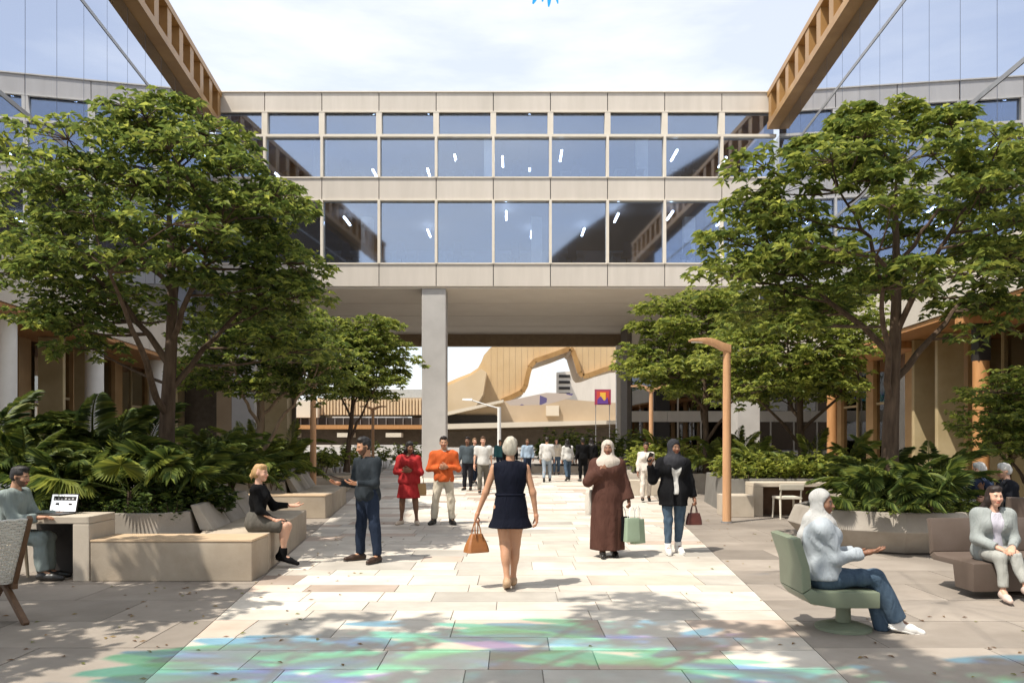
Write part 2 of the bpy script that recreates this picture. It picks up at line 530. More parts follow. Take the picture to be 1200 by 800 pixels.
def side_building(side):
    X, X2 = (XL, XL2) if side == 'left' else (XR, XR2)
    y0, y1 = (13.0, YF - 0.3)
    ztop = 14.95
    b = thing('glass_building', 'mirror glazed building with shaded golden shopfronts behind the large-leaved planter and desk' if side == 'left'
              else 'mirror glazed building with amber timber columns behind the round planter', 'building', (X(y0), y0, 0))
    inv = Matrix.Translation(Vector(b.location)).inverted()

    def put(mb, name, m, bevel=0.0, kind=None):
        o = mb.build(name, m, b, bevel=bevel, kind=kind)
        o.matrix_parent_inverse = inv
        return o
    # body behind the glass
    mb = MB(); wallbox(mb, X, y0, 60, 1.2, 14, 5.3, ztop + 1.4); put(mb, 'core', M_INT)
    # panes: bays of 1.9 m, three bands
    bands = [(5.85, 9.05), (9.15, 13.3), (13.4, ztop)]
    n = 13
    ys = [y0 + (y1 - y0) * i / n for i in range(n + 1)]
    for i in range(n):
        for z0, z1 in bands:
            mb = MB(); wallbox(mb, X, ys[i] + 0.012, ys[i + 1] - 0.012, 0, 0.03, z0 + 0.012, z1 - 0.012)
            put(mb, 'pane', M_MIRROR)
    for zz in (9.1, 13.35):
        mb = MB(); wallbox(mb, X, y0, y1, -0.015, 0.12, zz - 0.055, zz + 0.055); put(mb, 'transom', M_STEEL)
    for i in range(n + 1):
        mb = MB(); wallbox(mb, X, ys[i] - 0.02, ys[i] + 0.02, 0.016, 0.14, 5.85, ztop); put(mb, 'mullion', M_STEEL)
    mb = MB(); wallbox(mb, X, y0, y1, 0.2, 1.19, ztop + 0.01, ztop + 1.3); put(mb, 'parapet', M_CLAD)
    # canopy along the ground floor: beige fascia, timber underside
    mb = MB(); wallbox(mb, X2, y0, y1, 0.46, 3.9, 4.85, 5.8); put(mb, 'overhang', M_CLAD)
    nb = 8
    for i in range(nb):      # fascia panels
        a, c = y0 + (y1 - y0) * i / nb, y0 + (y1 - y0) * (i + 1) / nb
        mb = MB(); wallbox(mb, X2, a + 0.01, c - 0.01, 0.38, 0.455, 4.62, 5.83); put(mb, 'fascia_panel', M_CLAD)
    mb = MB(); wallbox(mb, X2, y0, y1, 0.42, 3.8, 4.50, 4.61); put(mb, 'timber_soffit', M_TIMBER)
    # ground floor: glass and gold panels set behind the arcade
    g0 = 2.6
    i = 0; yy = y0
    while yy < y1 - 0.1:
        w = (1.5, 0.7, 1.1)[i % 3]
        w = min(w, y1 - yy)
        mb = MB()
        if i % 3 == 1:
            wallbox(mb, X2, yy + 0.015, yy + w - 0.015, g0 - 0.12, g0 + 0.05, 0.0, 4.49); put(mb, 'gold_panel', M_GOLDPANEL)
        else:
            wallbox(mb, X2, yy + 0.03, yy + w - 0.03, g0, g0 + 0.02, 0.12, 4.48); put(mb, 'shop_pane', M_SHOPGL)
            mb = MB(); wallbox(mb, X2, yy - 0.02, yy + 0.022, g0 - 0.05, g0 + 0.08, 0.0, 4.485); put(mb, 'shop_mullion', M_OLIVE)
            if i % 3 == 0:
                mb = MB(); wallbox(mb, X2, yy + 0.025, yy + w - 0.03, g0 - 0.03, g0 + 0.05, 2.9, 2.98); put(mb, 'shop_transom', M_OLIVE)
        yy += w; i += 1
    mb = MB(); wallbox(mb, X2, y0, y1, g0 + 3.5, g0 + 3.7, 0, 4.48); put(mb, 'shop_back_wall', M_BACKROOM)
    for j in range(9):     # counters and shelves inside the shops
        a = y0 + 1.0 + j * 2.1
        mb = MB(); wallbox(mb, X2, a, a + rng.uniform(0.8, 1.6), g0 + 1.2, g0 + 2.2, 0, rng.uniform(0.9, 2.3)); put(mb, 'display', (M_GOLDPANEL, M_CONC, M_WHITE)[j % 3])
    # arcade columns
    for k, yc in enumerate((13.6, 17.6, 22.4, 27.6)):
        c = Vector((X2(yc, 0.95), yc, 0))
        if side == 'left':
            mb = MB().lathe([(0.25, 0), (0.25, 4.49)], 20, (c.x, c.y))
            o = mb.build('column', M_WHITE, b, smooth=True)
        else:
            mb = MB().lathe([(0.17, 0), (0.17, 3.45)], 20, (c.x, c.y))
            o = mb.build('column', M_TIMBER, b, smooth=True)
            o.matrix_parent_inverse = inv
            mb = MB().box(c.x - 0.14, c.x + 0.14, c.y - 0.14, c.y + 0.14, 3.45, 4.3)
            o2 = mb.build('column_head', M_DARK, b); o2.matrix_parent_inverse = inv
            mb = MB().box(c.x - 0.5, c.x + 0.6, c.y - 0.16, c.y + 0.16, 4.3, 4.49)
            o3 = mb.build('bracket', M_TIMBER, b); o3.matrix_parent_inverse = inv
        o.matrix_parent_inverse = inv
    # golden blades standing in front of the shopfront
    for yc in ((15.6, 20.4, 21.8) if side == 'right' else (16.0, 17.4, 21.2, 23.4, 29.6)):
        mb = MB(); wallbox(mb, X2, yc, yc + 0.16, 1.3, 2.0, 0, 4.49); put(mb, 'blade', M_OLIVE, bevel=0.02)
    return b


left_b = side_building('left')
right_b = side_building('right')


def truss(side):
    X2 = XL2 if side == 'left' else XR2
    ya, yb = 8.0, YF - 0.05
    t = thing('roof_truss', 'golden ladder truss along the roof edge of the building ' + ('behind the desk' if side == 'left' else 'with timber columns'),
              'truss', (X2(ya), ya, 14.95), group='golden roof trusses')
    inv = Matrix.Translation(Vector(t.location)).inverted()

    def put(mb, name):
        o = mb.build(name, M_BRONZE, t); o.matrix_parent_inverse = inv
    for nm, o0, o1, z0, z1 in (('bottom_chord', 0, 0.62, 14.95, 15.22), ('top_chord', 0, 0.62, 16.32, 16.55)):
        mb = MB(); wallbox(mb, X2, ya, yb, o0, o1, z0, z1); put(mb, nm)
    n = 19
    for i in range(n + 1):
        yy = ya + 0.2 + (yb - ya - 0.75) * i / n
        mb = MB(); wallbox(mb, X2, yy, yy + 0.42, 0.03, 0.59, 15.22, 16.32); put(mb, 'post')
    return t


truss('left'); truss('right')

# ------------------------------------------------------------------ bridge building
br = thing('bridge_building', 'beige two-storey office bridge with blue window bands spanning the walk', 'building', (0, YF, 8.22))
br_inv = Matrix.Translation(Vector(br.location)).inverted()


def bput(mb, name, m, bevel=0.0, smooth=False, parent=None):
    o = mb.build(name, m, parent or br, bevel=bevel, smooth=smooth)
    if parent is None: o.matrix_parent_inverse = br_inv
    return o


BAY = 2.456
mull = [-3.26 + BAY * k for k in range(-5, 8)]
xl, xr = XL(YF) + 0.05, XR(YF) - 0.05
cols_x = [xl] + [m_ for m_ in mull if xl + 0.4 < m_ < xr - 0.4] + [xr]
Z = dict(par_t=16.60, par_b=15.70, cl_b=14.70, w2_b=12.93, sp_b=11.92, w1_b=9.24, fa_b=8.22)
for a, c in zip(cols_x[:-1], cols_x[1:]):
    g = 0.018
    bput(MB().box(a + g, c - g, YF, YF + 0.09, Z['par_b'] + 0.04, Z['par_t'] - 0.05), 'parapet_panel', M_CLAD)
    bput(MB().box(a + g, c - g, YF, YF + 0.09, Z['sp_b'] + 0.04, Z['w2_b'] - 0.06), 'spandrel_panel', M_CLAD)
    bput(MB().box(a + g, c - g, YF, YF + 0.09, Z['fa_b'] + 0.02, Z['w1_b'] - 0.06), 'fascia_panel', M_CLAD)
    for z0, z1 in ((Z['cl_b'] + 0.06, Z['par_b']), (Z['w2_b'], Z['cl_b'] - 0.04), (Z['w1_b'], Z['sp_b'])):
        bput(MB().box(a + 0.06, c - 0.06, YF + 0.16, YF + 0.18, z0 + 0.01, z1 - 0.01), 'pane', M_GLASS)
for i, x in enumerate(cols_x[1:-1]):
    bput(MB().box(x - 0.12, x + 0.12, YF - 0.03, YF + 0.22, Z['cl_b'] + 0.06, Z['par_b'] + 0.0), 'mullion', M_MULL)
    bput(MB().box(x - 0.055, x + 0.055, YF - 0.05, YF + 0.22, Z['w2_b'] - 0.03, Z['cl_b'] - 0.06), 'mullion', M_MULL)
    bput(MB().box(x - 0.055, x + 0.055, YF - 0.05, YF + 0.22, Z['w1_b'] - 0.03, Z['sp_b'] + 0.03), 'mullion', M_MULL)
for zc, h in ((Z['cl_b'], 0.055), (Z['w2_b'] - 0.03, 0.028), (Z['sp_b'] + 0.015, 0.024), (Z['w1_b'] - 0.03, 0.028), (Z['par_b'] + 0.02, 0.02)):
    bput(MB().box(xl, xr, YF - 0.04, YF + 0.21, zc - h, zc + h), 'rail', M_MULL)
bput(MB().box(xl, xr, YF - 0.05, YF + 0.4, Z['par_t'] - 0.05, Z['par_t']), 'coping', M_MULL)
# backing behind the panels, floors, ceilings, back wall
for z0, z1 in ((Z['par_b'], Z['par_t'] - 0.06), (Z['sp_b'] + 0.05, Z['w2_b'] - 0.02), (Z['fa_b'] + 0.05, Z['w1_b'] - 0.02)):
    bput(MB().box(xl, xr, YF + 0.095, YF + 14.8, z0, z1), 'floor_slab', M_INTF)
bput(MB().box(xl, xr, YF + 9.0, YF + 9.2, Z['w1_b'] - 0.02, Z['par_b']), 'core_wall', M_INT)
bput(MB().box(xl, xr, YF + 0.1, YF + 15.0, Z['fa_b'] - 0.06, Z['fa_b'] + 0.045), 'soffit', M_SOFFIT)
for k in range(1, 4):   # shadow gaps across the soffit
    bput(MB().box(xl, xr, YF + 3.7 * k, YF + 3.7 * k + 0.05, Z['fa_b'] - 0.075, Z['fa_b'] - 0.062), 'soffit_trim', M_CLAD)
bput(MB().box(xl, xr, YF + 14.5, YF + 15.0, Z['fa_b'] - 0.78, Z['fa_b'] - 0.065), 'edge_beam', mat('brown_beam', (0.20, 0.14, 0.085), (0.26, 0.19, 0.12), rough=0.6))
# suspended linear lights in both storeys, pendant rings, desks and chairs seen through the glass
M_LIN = emit('linear_light', (1.0, 0.97, 0.9), 20.0)
for i, (a, c) in enumerate(zip(cols_x[:-1], cols_x[1:])):
    for z, ztop in ((14.30, 15.6), (11.62, 11.9)):
        for dx, dyy in ((0.55, 0.9), (1.75, 3.4)):
            x = a + dx + rng.uniform(-0.2, 0.2)
            if x > c - 0.15 or rng.random() < 0.45: continue
            dyy += rng.uniform(-0.5, 0.8)
            bput(MB().box(x - 0.04, x + 0.04, YF + dyy, YF + dyy + 1.3, z, z + 0.06), 'linear_light', M_LIN)
            bput(MB().box(x - 0.006, x + 0.006, YF + dyy + 0.6, YF + dyy + 0.612, z + 0.06, ztop + 0.02), 'light_cable', M_DARK)
M_DESK = mat('office_desk', (0.45, 0.42, 0.38), (0.5, 0.47, 0.42), rough=0.6)
M_CHAIRF = mat('office_chair_fabric', (0.03, 0.035, 0.045), (0.05, 0.055, 0.065), rough=0.8)
for i, (a, c) in enumerate(zip(cols_x[1:-1], cols_x[2:])):
    for zf in (Z['w1_b'] - 0.02, Z['w2_b'] - 0.02):
        x = a + rng.uniform(0.4, 0.9)
        yy = YF + rng.uniform(1.0, 1.4)
        dk = MB().box(x - 0.3, x + 1.0, yy, yy + 0.7, zf + 0.70, zf + 0.74)
        for lx in (x - 0.26, x + 0.92):
            dk.box(lx, lx + 0.04, yy + 0.06, yy + 0.64, zf, zf + 0.70)
        bput(dk, 'desk', M_DESK)
        ch = MB().box(x + 0.12, x + 0.55, yy - 0.42, yy - 0.02, zf + 0.42, zf + 0.5).hexa(
            [(x + 0.14, yy - 0.46, zf + 0.44), (x + 0.53, yy - 0.46, zf + 0.44), (x + 0.53, yy - 0.41, zf + 0.44), (x + 0.14, yy - 0.41, zf + 0.44)],
            [(x + 0.18, yy - 0.52, zf + 1.05), (x + 0.49, yy - 0.52, zf + 1.05), (x + 0.49, yy - 0.48, zf + 1.05), (x + 0.18, yy - 0.48, zf + 1.05)])
        ch.box(x + 0.31, x + 0.36, yy - 0.25, yy - 0.2, zf + 0.06, zf + 0.42).box(x + 0.1, x + 0.58, yy - 0.25, yy - 0.19, zf, zf + 0.06)
        ch.box(x + 0.32, x + 0.35, yy - 0.45, yy - 0.40, zf + 0.45, zf + 0.6)
        bput(ch, 'office_chair', M_CHAIRF)
for x in (-7.0, 0.9, 8.0):
    bput(MB().box(x, x + 0.5, YF + 2.6, YF + 3.1, Z['w1_b'], Z['sp_b'] + 0.06), 'inner_column', M_WHITE)
    bput(MB().box(x - 2.2, x - 1.7, YF + 2.6, YF + 3.1, Z['w2_b'], Z['par_b']), 'inner_column', M_WHITE)
# rounds columns below
M_COL = mat('column_concrete', (0.42, 0.40, 0.375), (0.50, 0.48, 0.45), rough=0.75, scale=1.2, detail=8, stain=0.1, bump=0.06)
cx0 = (508 - 600) / 900 * YF
bput(MB().box(cx0 - 0.52, cx0 + 0.52, YF + 0.12, YF + 1.1, -0.02, Z['fa_b'] - 0.062), 'column', M_COL, bevel=0.03)
x2 = (727 - 600) / 900 * 47.5
bput(MB().box(x2 - 0.3, x2 + 0.3, 47.0, 47.45, -0.02, Z['fa_b'] - 0.79), 'column', M_WHITE, bevel=0.02)
for x in (-11.6, 10.2):
    bput(MB().box(x - 0.5, x + 0.5, YF + 0.12, YF + 1.1, -0.02, Z['fa_b'] - 0.062), 'column', M_COL, bevel=0.03)

M_TAN_W = mat('tan_panel', (0.38, 0.28, 0.18), (0.46, 0.35, 0.24), rough=0.7, scale=0.5, stain=0.1)
# wing on the right under the bridge
wg = thing('ground_floor_wing', 'dark glazed wing with beige sill band standing under the bridge', 'building', (12, 44, 0))
wg_inv = Matrix.Translation(Vector(wg.location)).inverted()


def wput(mb, name, m):
    o = mb.build(name, m, wg); o.matrix_parent_inverse = wg_inv
    return o


wx0, wx1, wy = 6.7, 25.0, 43.0
M_DGLASS = glass('wing_glass', (0.25, 0.25, 0.25), 0.18, (0.9, 0.9, 0.95), 0.01)
wput(MB().box(wx0, wx1, wy + 2.5, wy + 2.7, 0, Z['fa_b'] - 0.07), 'inner_wall', M_BACKROOM)
for z0, z1, nm in ((2.65, 3.25, 'sill_band'), (5.6, Z['fa_b'] - 0.075, 'head_band'), (0, 0.3, 'plinth')):
    k = 0; x = wx0
    while x < wx1 - 0.1:
        wput(MB().box(x + 0.01, min(x + 2.0, wx1) - 0.01, wy, wy + 0.2, z0, z1), nm, M_CLAD); x += 2.0
x = wx0
while x < wx1 - 0.2:
    for z0, z1 in ((0.3, 2.65), (3.25, 5.6)):
        wput(MB().box(x + 0.04, x + 1.3 - 0.04, wy + 0.1, wy + 0.12, z0 + 0.01, z1 - 0.01), 'pane', M_DGLASS)
    wput(MB().box(x - 0.035, x + 0.035, wy + 0.03, wy + 0.16, 0.3, 5.6), 'mullion', M_CLAD if int(x * 3) % 2 else M_DARK)
    x += 1.3
wput(MB().box(wx0 - 0.25, wx0 - 0.02, wy, wy + 2.6, 0, Z['fa_b'] - 0.072), 'end_wall', mat('dark_wall', (0.10, 0.085, 0.07), (0.14, 0.12, 0.1), rough=0.7))

# wing on the left under the bridge: shade of the opening painted on set-back panels
lw = thing('ground_floor_wing', 'brown panelled wing with dark panels painted as a shaded opening under the bridge behind the pale-stemmed tree', 'building', (-18, 40, 0))
lw_inv = Matrix.Translation(Vector(lw.location)).inverted()
x = -26.0; k = 0
while x < -11.6:
    w_ = (1.7, 1.2, 2.0, 0.8)[k % 4]
    mb = MB().box(x + 0.012, min(x + w_, -11.5) - 0.012, 40.0 + (0.0 if k % 4 != 2 else 0.8), 41.0, 0, Z['fa_b'] - 0.072)
    o = mb.build('wall_panel', (mat('brown_panel', (0.17, 0.10, 0.06), (0.24, 0.15, 0.09), rough=0.6, rand=0.15), M_OLIVE, mat('painted_shade', (0.10, 0.08, 0.06), (0.15, 0.12, 0.09)), M_TAN_W)[k % 4], lw)
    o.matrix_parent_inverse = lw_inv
    x += w_; k += 1

# ------------------------------------------------------------------ beyond the bridge


def pxpoly(pts, d): return [(at(x, yy, d)[0], at(x, yy, d)[2]) for x, yy in pts]


# curved golden building with a hollowed arch
D1 = 80.0
cb = thing('curved_building', 'golden curved building with a hollowed opening seen under the bridge', 'building', (0, D1, 0))
cb_inv = Matrix.Translation(Vector(cb.location)).inverted()
outline = [(470, 521), (490, 470), (522, 449), (538, 442), (551, 437), (560, 431), (564, 424), (567, 416), (574, 408), (590, 397), (630, 382), (770, 380),
           (770, 425), (727, 428), (706, 434), (690, 440), (683, 441), (679, 437), (675, 424), (671, 411), (668, 408.5), (648, 416), (627, 423), (621, 430), (618, 442), (616, 452), (612, 459), (600, 465), (588, 470), (560, 482), (540, 521)]
mb = MB().prism_y(pxpoly(outline, D1), D1, D1 + 9)
M_GOLD = mat('gold_cladding', (0.50, 0.35, 0.18), (0.60, 0.44, 0.25), rough=0.5, scale=0.25, stain=0.12)
o = mb.build('shell', M_GOLD, cb); o.matrix_parent_inverse = cb_inv
M_GOLD2 = mat('gold_cladding_pale', (0.60, 0.46, 0.28), (0.68, 0.54, 0.36), rough=0.5, scale=0.25, stain=0.1)
lower = [(500, 521), (505, 476), (522, 453), (551, 440), (564, 432), (570, 436), (566, 462), (556, 478), (535, 521)]
mb = MB().prism_y(pxpoly(lower, D1 - 3), D1 - 3, D1 - 0.03)
o = mb.build('shell_facet', M_GOLD2, cb); o.matrix_parent_inverse = cb_inv
rim = [(727, 428), (706, 434), (690, 440), (683, 441), (679, 437), (675, 424), (671, 411), (668, 408.5), (648, 416), (627, 423), (621, 430), (618, 442), (616, 452), (612, 459), (600, 465), (588, 470)]
P3 = [at(x, yy, D1 - 0.35) for x, yy in rim]
mb = MB()
for a, c in zip(P3[:-1], P3[1:]): mb.bar(a, c, 0.5, 0.7, up=(0, 1, 0))
o = mb.build('arch_rim', M_BRONZE, cb); o.matrix_parent_inverse = cb_inv
fin_x = np.linspace(575, 725, 22)
mb = MB()
for x in fin_x:
    ytop = 405; yb_ = np.interp(x, [575, 588, 612, 616, 621, 627, 648, 668], [470, 468, 456, 448, 428, 421, 414, 407]) if x < 668 else np.interp(x, [668, 671, 679, 683, 727], [407, 412, 434, 438, 426])
    a = at(x, 385, D1 - 0.03); c = at(x, yb_ - 3, D1 - 0.03)
    mb.box(a[0] - 0.012, a[0] + 0.012, D1 - 0.03, D1 - 0.004, c[2], a[2])
o = mb.build('cladding_joints', M_GOLD2, cb, kind='stuff'); o.matrix_parent_inverse = cb_inv

# white block behind the opening
wb = thing('white_block', 'white rendered block with slit windows behind the golden arch', 'building', (6, 118, 0))
wb_inv = Matrix.Translation(Vector(wb.location)).inverted()
mb = MB().prism_y(pxpoly([(606, 521), (606, 432), (652, 408), (652, 521)], 115), 115, 130)
o = mb.build('tower_wall', M_WHITE, wb); o.matrix_parent_inverse = wb_inv
mb = MB().prism_y(pxpoly([(652.3, 521), (652.3, 436), (735, 430), (735, 521)], 118), 118, 130)
o = mb.build('low_wall', M_CLAD, wb); o.matrix_parent_inverse = wb_inv
for yy in (439, 446, 453, 460):
    a = at(655, yy, 117.9); c = at(668, yy + 3.2, 117.9)
    o = MB().box(a[0], c[0], 117.85, 117.99, c[2], a[2]).build('slit_window', M_DARK, wb); o.matrix_parent_inverse = wb_inv

# tan podium with dark slot, cream bands and colourful boards
D2 = 68.0
pd = thing('podium_building', 'tan podium with long dark slot window and cream ledges beyond the bridge', 'building', (0, D2, 0))
pd_inv = Matrix.Translation(Vector(pd.location)).inverted()
M_TAN = mat('tan_render', (0.44, 0.34, 0.23), (0.52, 0.41, 0.29), rough=0.8, scale=0.3, stain=0.1)
M_CREAM = mat('cream_render', (0.62, 0.55, 0.44), (0.68, 0.61, 0.5), rough=0.8, scale=0.3)


def pput(mb, name, m):
    o = mb.build(name, m, pd); o.matrix_parent_inverse = pd_inv
    return o


pput(MB().prism_y(pxpoly([(500, 524), (500, 489), (530, 482), (588, 470), (640, 466), (735, 473), (735, 524)], D2), D2, D2 + 3), 'wall', M_TAN)
pput(MB().prism_y(pxpoly([(505, 486.5), (530, 481), (590, 468), (590, 471), (530, 485), (505, 491)], D2 - 1.2), D2 - 1.2, D2 - 0.004), 'ramp_edge', M_CREAM)
pput(MB().prism_y(pxpoly([(523, 494), (523, 488), (527, 486), (581, 486), (584, 489), (582, 495), (527, 496)], D2 - 0.2), D2 - 0.2, D2 - 0.006), 'slot_window', M_DARK)
pput(MB().prism_y(pxpoly([(505, 503), (505, 497), (620, 494), (735, 492), (735, 496), (620, 500)], D2 - 2.0), D2 - 2.0, D2 - 0.005), 'ledge', M_CREAM)
pput(MB().prism_y(pxpoly([(505, 523), (505, 506), (735, 500), (735, 523)], D2 - 0.4), D2 - 0.4, D2 - 0.008), 'recess_shade', mat('painted_shade', (0.10, 0.08, 0.06), (0.15, 0.12, 0.09)))  # solid block; the shade of the recess is put into its colour
pput(MB().prism_y(pxpoly([(640, 475), (655, 475), (655, 487), (640, 487)], D2 - 0.3), D2 - 0.3, D2 - 0.007), 'pale_panel', M_CREAM)

# mural board: colour patches on a long sign, and a poster
M_MURAL = bpy.data.materials.new('mural_print'); M_MURAL.use_nodes = True
N, L = M_MURAL.node_tree.nodes, M_MURAL.node_tree.links
vz = N.new('ShaderNodeTexVoronoi'); vz.inputs['Scale'].default_value = 1.1
tcn = N.new('ShaderNodeTexCoord'); L.new(tcn.outputs['Object'], vz.inputs['Vector'])
rp = N.new('ShaderNodeValToRGB'); rp.color_ramp.interpolation = 'CONSTANT'
for i, c in enumerate([(0.5, 0.42, 0.36), (0.06, 0.05, 0.18), (0.65, 0.45, 0.08), (0.45, 0.07, 0.05), (0.12, 0.10, 0.22), (0.6, 0.35, 0.25)]):
    e = rp.color_ramp.elements[i] if i < 2 else rp.color_ramp.elements.new(0.1)
    e.position = i / 6; e.color = (*c, 1)
sx_ = N.new('ShaderNodeSeparateXYZ'); L.new(vz.outputs['Color'], sx_.inputs[0]); L.new(sx_.outputs[0], rp.inputs['Fac'])
L.new(rp.outputs['Color'], N['Principled BSDF'].inputs['Base Color'])
mb = MB().prism_y(pxpoly([(592, 470), (640, 460), (672, 461), (668, 466), (640, 474), (598, 475)], D2 - 2), D2 - 2, D2 - 1.85)
mu = mb.build('mural_board', M_MURAL); tag(mu, 'long colourful mural board along the tan podium top', 'sign')
a = at(697, 474, D2 - 3); c = at(716, 456, D2 - 3)
ps = thing('poster', 'red and yellow poster with purple border hanging beyond the bridge', 'poster', (a[0], D2 - 3, a[2]))
ps_inv = Matrix.Translation(Vector(ps.location)).inverted()
for nm, s0, c_, yo in (('border', 0.0, (0.32, 0.05, 0.10), 0.12), ('field', 0.16, (0.55, 0.07, 0.05), 0.10), ('glow_shape', 0.45, (0.75, 0.45, 0.06), 0.08)):
    o = MB().box(a[0] + s0, c[0] - s0, D2 - 3 + yo - 0.1, D2 - 3 + 0.15, a[2] + s0 * 0.8, c[2] - s0 * (1.0 if nm != 'glow_shape' else 0.6)).build(nm, mat('poster_' + nm, c_, c_, rough=0.6), ps)
    o.matrix_parent_inverse = ps_inv
o = MB().prism_y(pxpoly([(700, 473), (700, 468), (704, 464), (708, 470), (712, 465), (713, 473)], D2 - 3.08), D2 - 3.13, D2 - 3.03).build('skyline_shape', mat('poster_purple', (0.13, 0.05, 0.25), (0.13, 0.05, 0.25)), ps); o.matrix_parent_inverse = ps_inv
for xx in (a[0] + 0.1, c[0] - 0.1):
    o = MB().box(xx - 0.03, xx + 0.03, D2 - 2.84, D2 - 2.78, 0, c[2]).build('post', M_STEEL, ps); o.matrix_parent_inverse = ps_inv

# ribbed pavilion left of the column
D3 = 74.0
rb = thing('ribbed_pavilion', 'ribbed tan pavilion with ribbon glazing and orange ledge beyond the bridge', 'building', (-18, D3, 0))
rb_inv = Matrix.Translation(Vector(rb.location)).inverted()


def rput(mb, name, m, kind=None):
    o = mb.build(name, m, rb, kind=kind); o.matrix_parent_inverse = rb_inv
    return o


def pbox(x0, x1, yt, yb_, d, th):
    a = at(x0, yb_, d); c = at(x1, yt, d)
    return MB().box(a[0], c[0], d, d + th, a[2], c[2])


rput(pbox(372, 500, 466, 486, D3, 6), 'wall', M_TAN)
for i in range(34):
    x = 374 + i * 3.7
    a = at(x, 486, D3); c = at(x, 467, D3)
    rput(MB().box(a[0] - 0.09, a[0] + 0.09, D3 - 0.18, D3 - 0.002, a[2], c[2]), 'rib', M_GOLD2)
rput(pbox(420, 500, 456, 465.8, D3 + 2, 4), 'roof_plant', mat('roof_grey', (0.36, 0.37, 0.36), (0.44, 0.45, 0.44)))
rput(pbox(300, 372, 470, 489, D3 - 1, 6), 'white_wing', M_CREAM)
rput(pbox(300, 500, 489.2, 497.5, D3 - 0.3, 3), 'ribbon_glazing', M_DARK)
for i in range(20):
    x = 302 + i * 10
    rput(pbox(x, x + 0.8, 489.3, 497.4, D3 - 0.4, 0.09), 'glazing_bar', M_STEEL)
rput(pbox(300, 500, 497.7, 502.5, D3 - 2.2, 3), 'ledge', M_TIMBER)
rput(pbox(300, 500, 502.8, 521, D3 - 0.5, 3), 'undercroft_shade', mat('painted_shade', (0.10, 0.08, 0.06), (0.15, 0.12, 0.09)))  # dark colour stands in for the shade under the ledge
for x in (330, 395, 452): rput(pbox(x, x + 18, 507, 512, D3 - 2.5, 1.5), 'parked_canopy', M_CREAM)

# street lamp beyond
slp = thing('street_lamp', 'white street lamp with slanting arm beyond the bridge', 'street lamp', (at(585, 540, 60)[0], 60, 0))
slx = slp.location.x
o = MB().tube([(0, 0, 0), (0, 0, 4.2)], 0.14, 12).build('pole', M_WHITE, slp, smooth=True)
a = at(545, 464, 60)
o = MB().tube([(0, 0, 4.1), (-0.8, 0, 4.3), (-2.2, 0, 4.75)], 0.05, 8).build('arm', M_WHITE, slp, smooth=True)
o = MB().hexa([(-2.9, -0.12, 4.72), (-2.1, -0.16, 4.68), (-2.1, 0.16, 4.68), (-2.9, 0.12, 4.72)], [(-2.85, -0.08, 4.86), (-2.1, -0.1, 4.86), (-2.1, 0.1, 4.86), (-2.85, 0.08, 4.86)]).build('lamp_head', M_WHITE, slp, bevel=0.02)

# distant skyline so the horizon behind the pavilion is not bare
for i, (x0, x1, yt, d, c_) in enumerate(((330, 415, 468, 190, (0.55, 0.5, 0.44)), (420, 470, 474, 220, (0.5, 0.48, 0.46)), (700, 790, 452, 200, (0.6, 0.57, 0.52)))):
    tb = thing('distant_block', ('cream block far behind the ribbed pavilion', 'grey block far behind the ribbed pavilion roof', 'pale block far behind the poster')[i], 'building', (at(x0, 515, d)[0], d, 0))
    inv_ = Matrix.Translation(Vector(tb.location)).inverted()
    a = at(x0, 515, d); c = at(x1, yt, d)
    o = MB().box(a[0], c[0], d, d + 15, -0.3, c[2]).build('wall', mat('far_block_%d' % i, c_, c_), tb); o.matrix_parent_inverse = inv_
    for r_ in range(2):
        for k in range(6):
            wx = a[0] + (c[0] - a[0]) * (k + 0.3) / 6
            o = MB().box(wx, wx + 1.2, d - 0.1, d + 0.2, c[2] - 3 - r_ * 3.2, c[2] - 1.4 - r_ * 3.2).build('window', M_DARK, tb); o.matrix_parent_inverse = inv_

# unseen building added behind the viewpoint, shaped to darken the office glass by reflection
sb = thing('added_reflection_block', 'unseen brown building added to mirror as a dark slope in the office windows', 'building', (30, -45, 0))
sb_inv = Matrix.Translation(Vector(sb.location)).inverted()
mb = MB().prism_y([(3, 0), (60, 0), (60, 50), (32, 45.5), (22, 39.5), (11, 32.5), (5.5, 28)], -60, -45)
o = mb.build('wall', mat('brown_cladding', (0.16, 0.11, 0.065), (0.22, 0.15, 0.09), rough=0.6, scale=0.3, stain=0.2), sb); o.matrix_parent_inverse = sb_inv
for k in range(6):
    for r_ in range(3):
        o = MB().box(24 + k * 5, 27 + k * 5, -45.0, -44.85, 6 + r_ * 6, 9 + r_ * 6).build('window', M_MULL, sb); o.matrix_parent_inverse = sb_inv
# ------------------------------------------------------------------ vegetation


def leaves_mesh(name, pos, dirs, norms, length, width, cols, m, curl=0.25):
    """one kinked blade (6 corners, 4 triangles) for each leaf"""
    n = len(pos)
    d = dirs / np.linalg.norm(dirs, axis=1, keepdims=True)
    s = np.cross(d, norms); s /= (np.linalg.norm(s, axis=1, keepdims=True) + 1e-9)
    u = np.cross(s, d)
    Lh = length[:, None]; W = width[:, None]
    p0 = pos
    pm = pos + d * Lh * 0.5 + u * Lh * 0.06
    pt = pos + d * Lh - u * Lh * curl
    a = pm + s * W * 0.5 + u * W * 0.12; b = pm - s * W * 0.5 + u * W * 0.12
    V = np.stack([p0, a, pt, b], 1).reshape(-1, 3)
    i = np.arange(n) * 4
    Fc = np.concatenate([np.stack([i, i + 1, i + 2], 1), np.stack([i, i + 2, i + 3], 1)])
    me = mesh_np(name, V, [Fc], smooth=False)
    set_col(me, np.repeat(cols, 4, axis=0))
    me.materials.append(m)
    return me


GREENS = np.array([(0.030, 0.052, 0.015), (0.056, 0.092, 0.022), (0.104, 0.146, 0.031), (0.178, 0.214, 0.043), (0.27, 0.30, 0.06)])


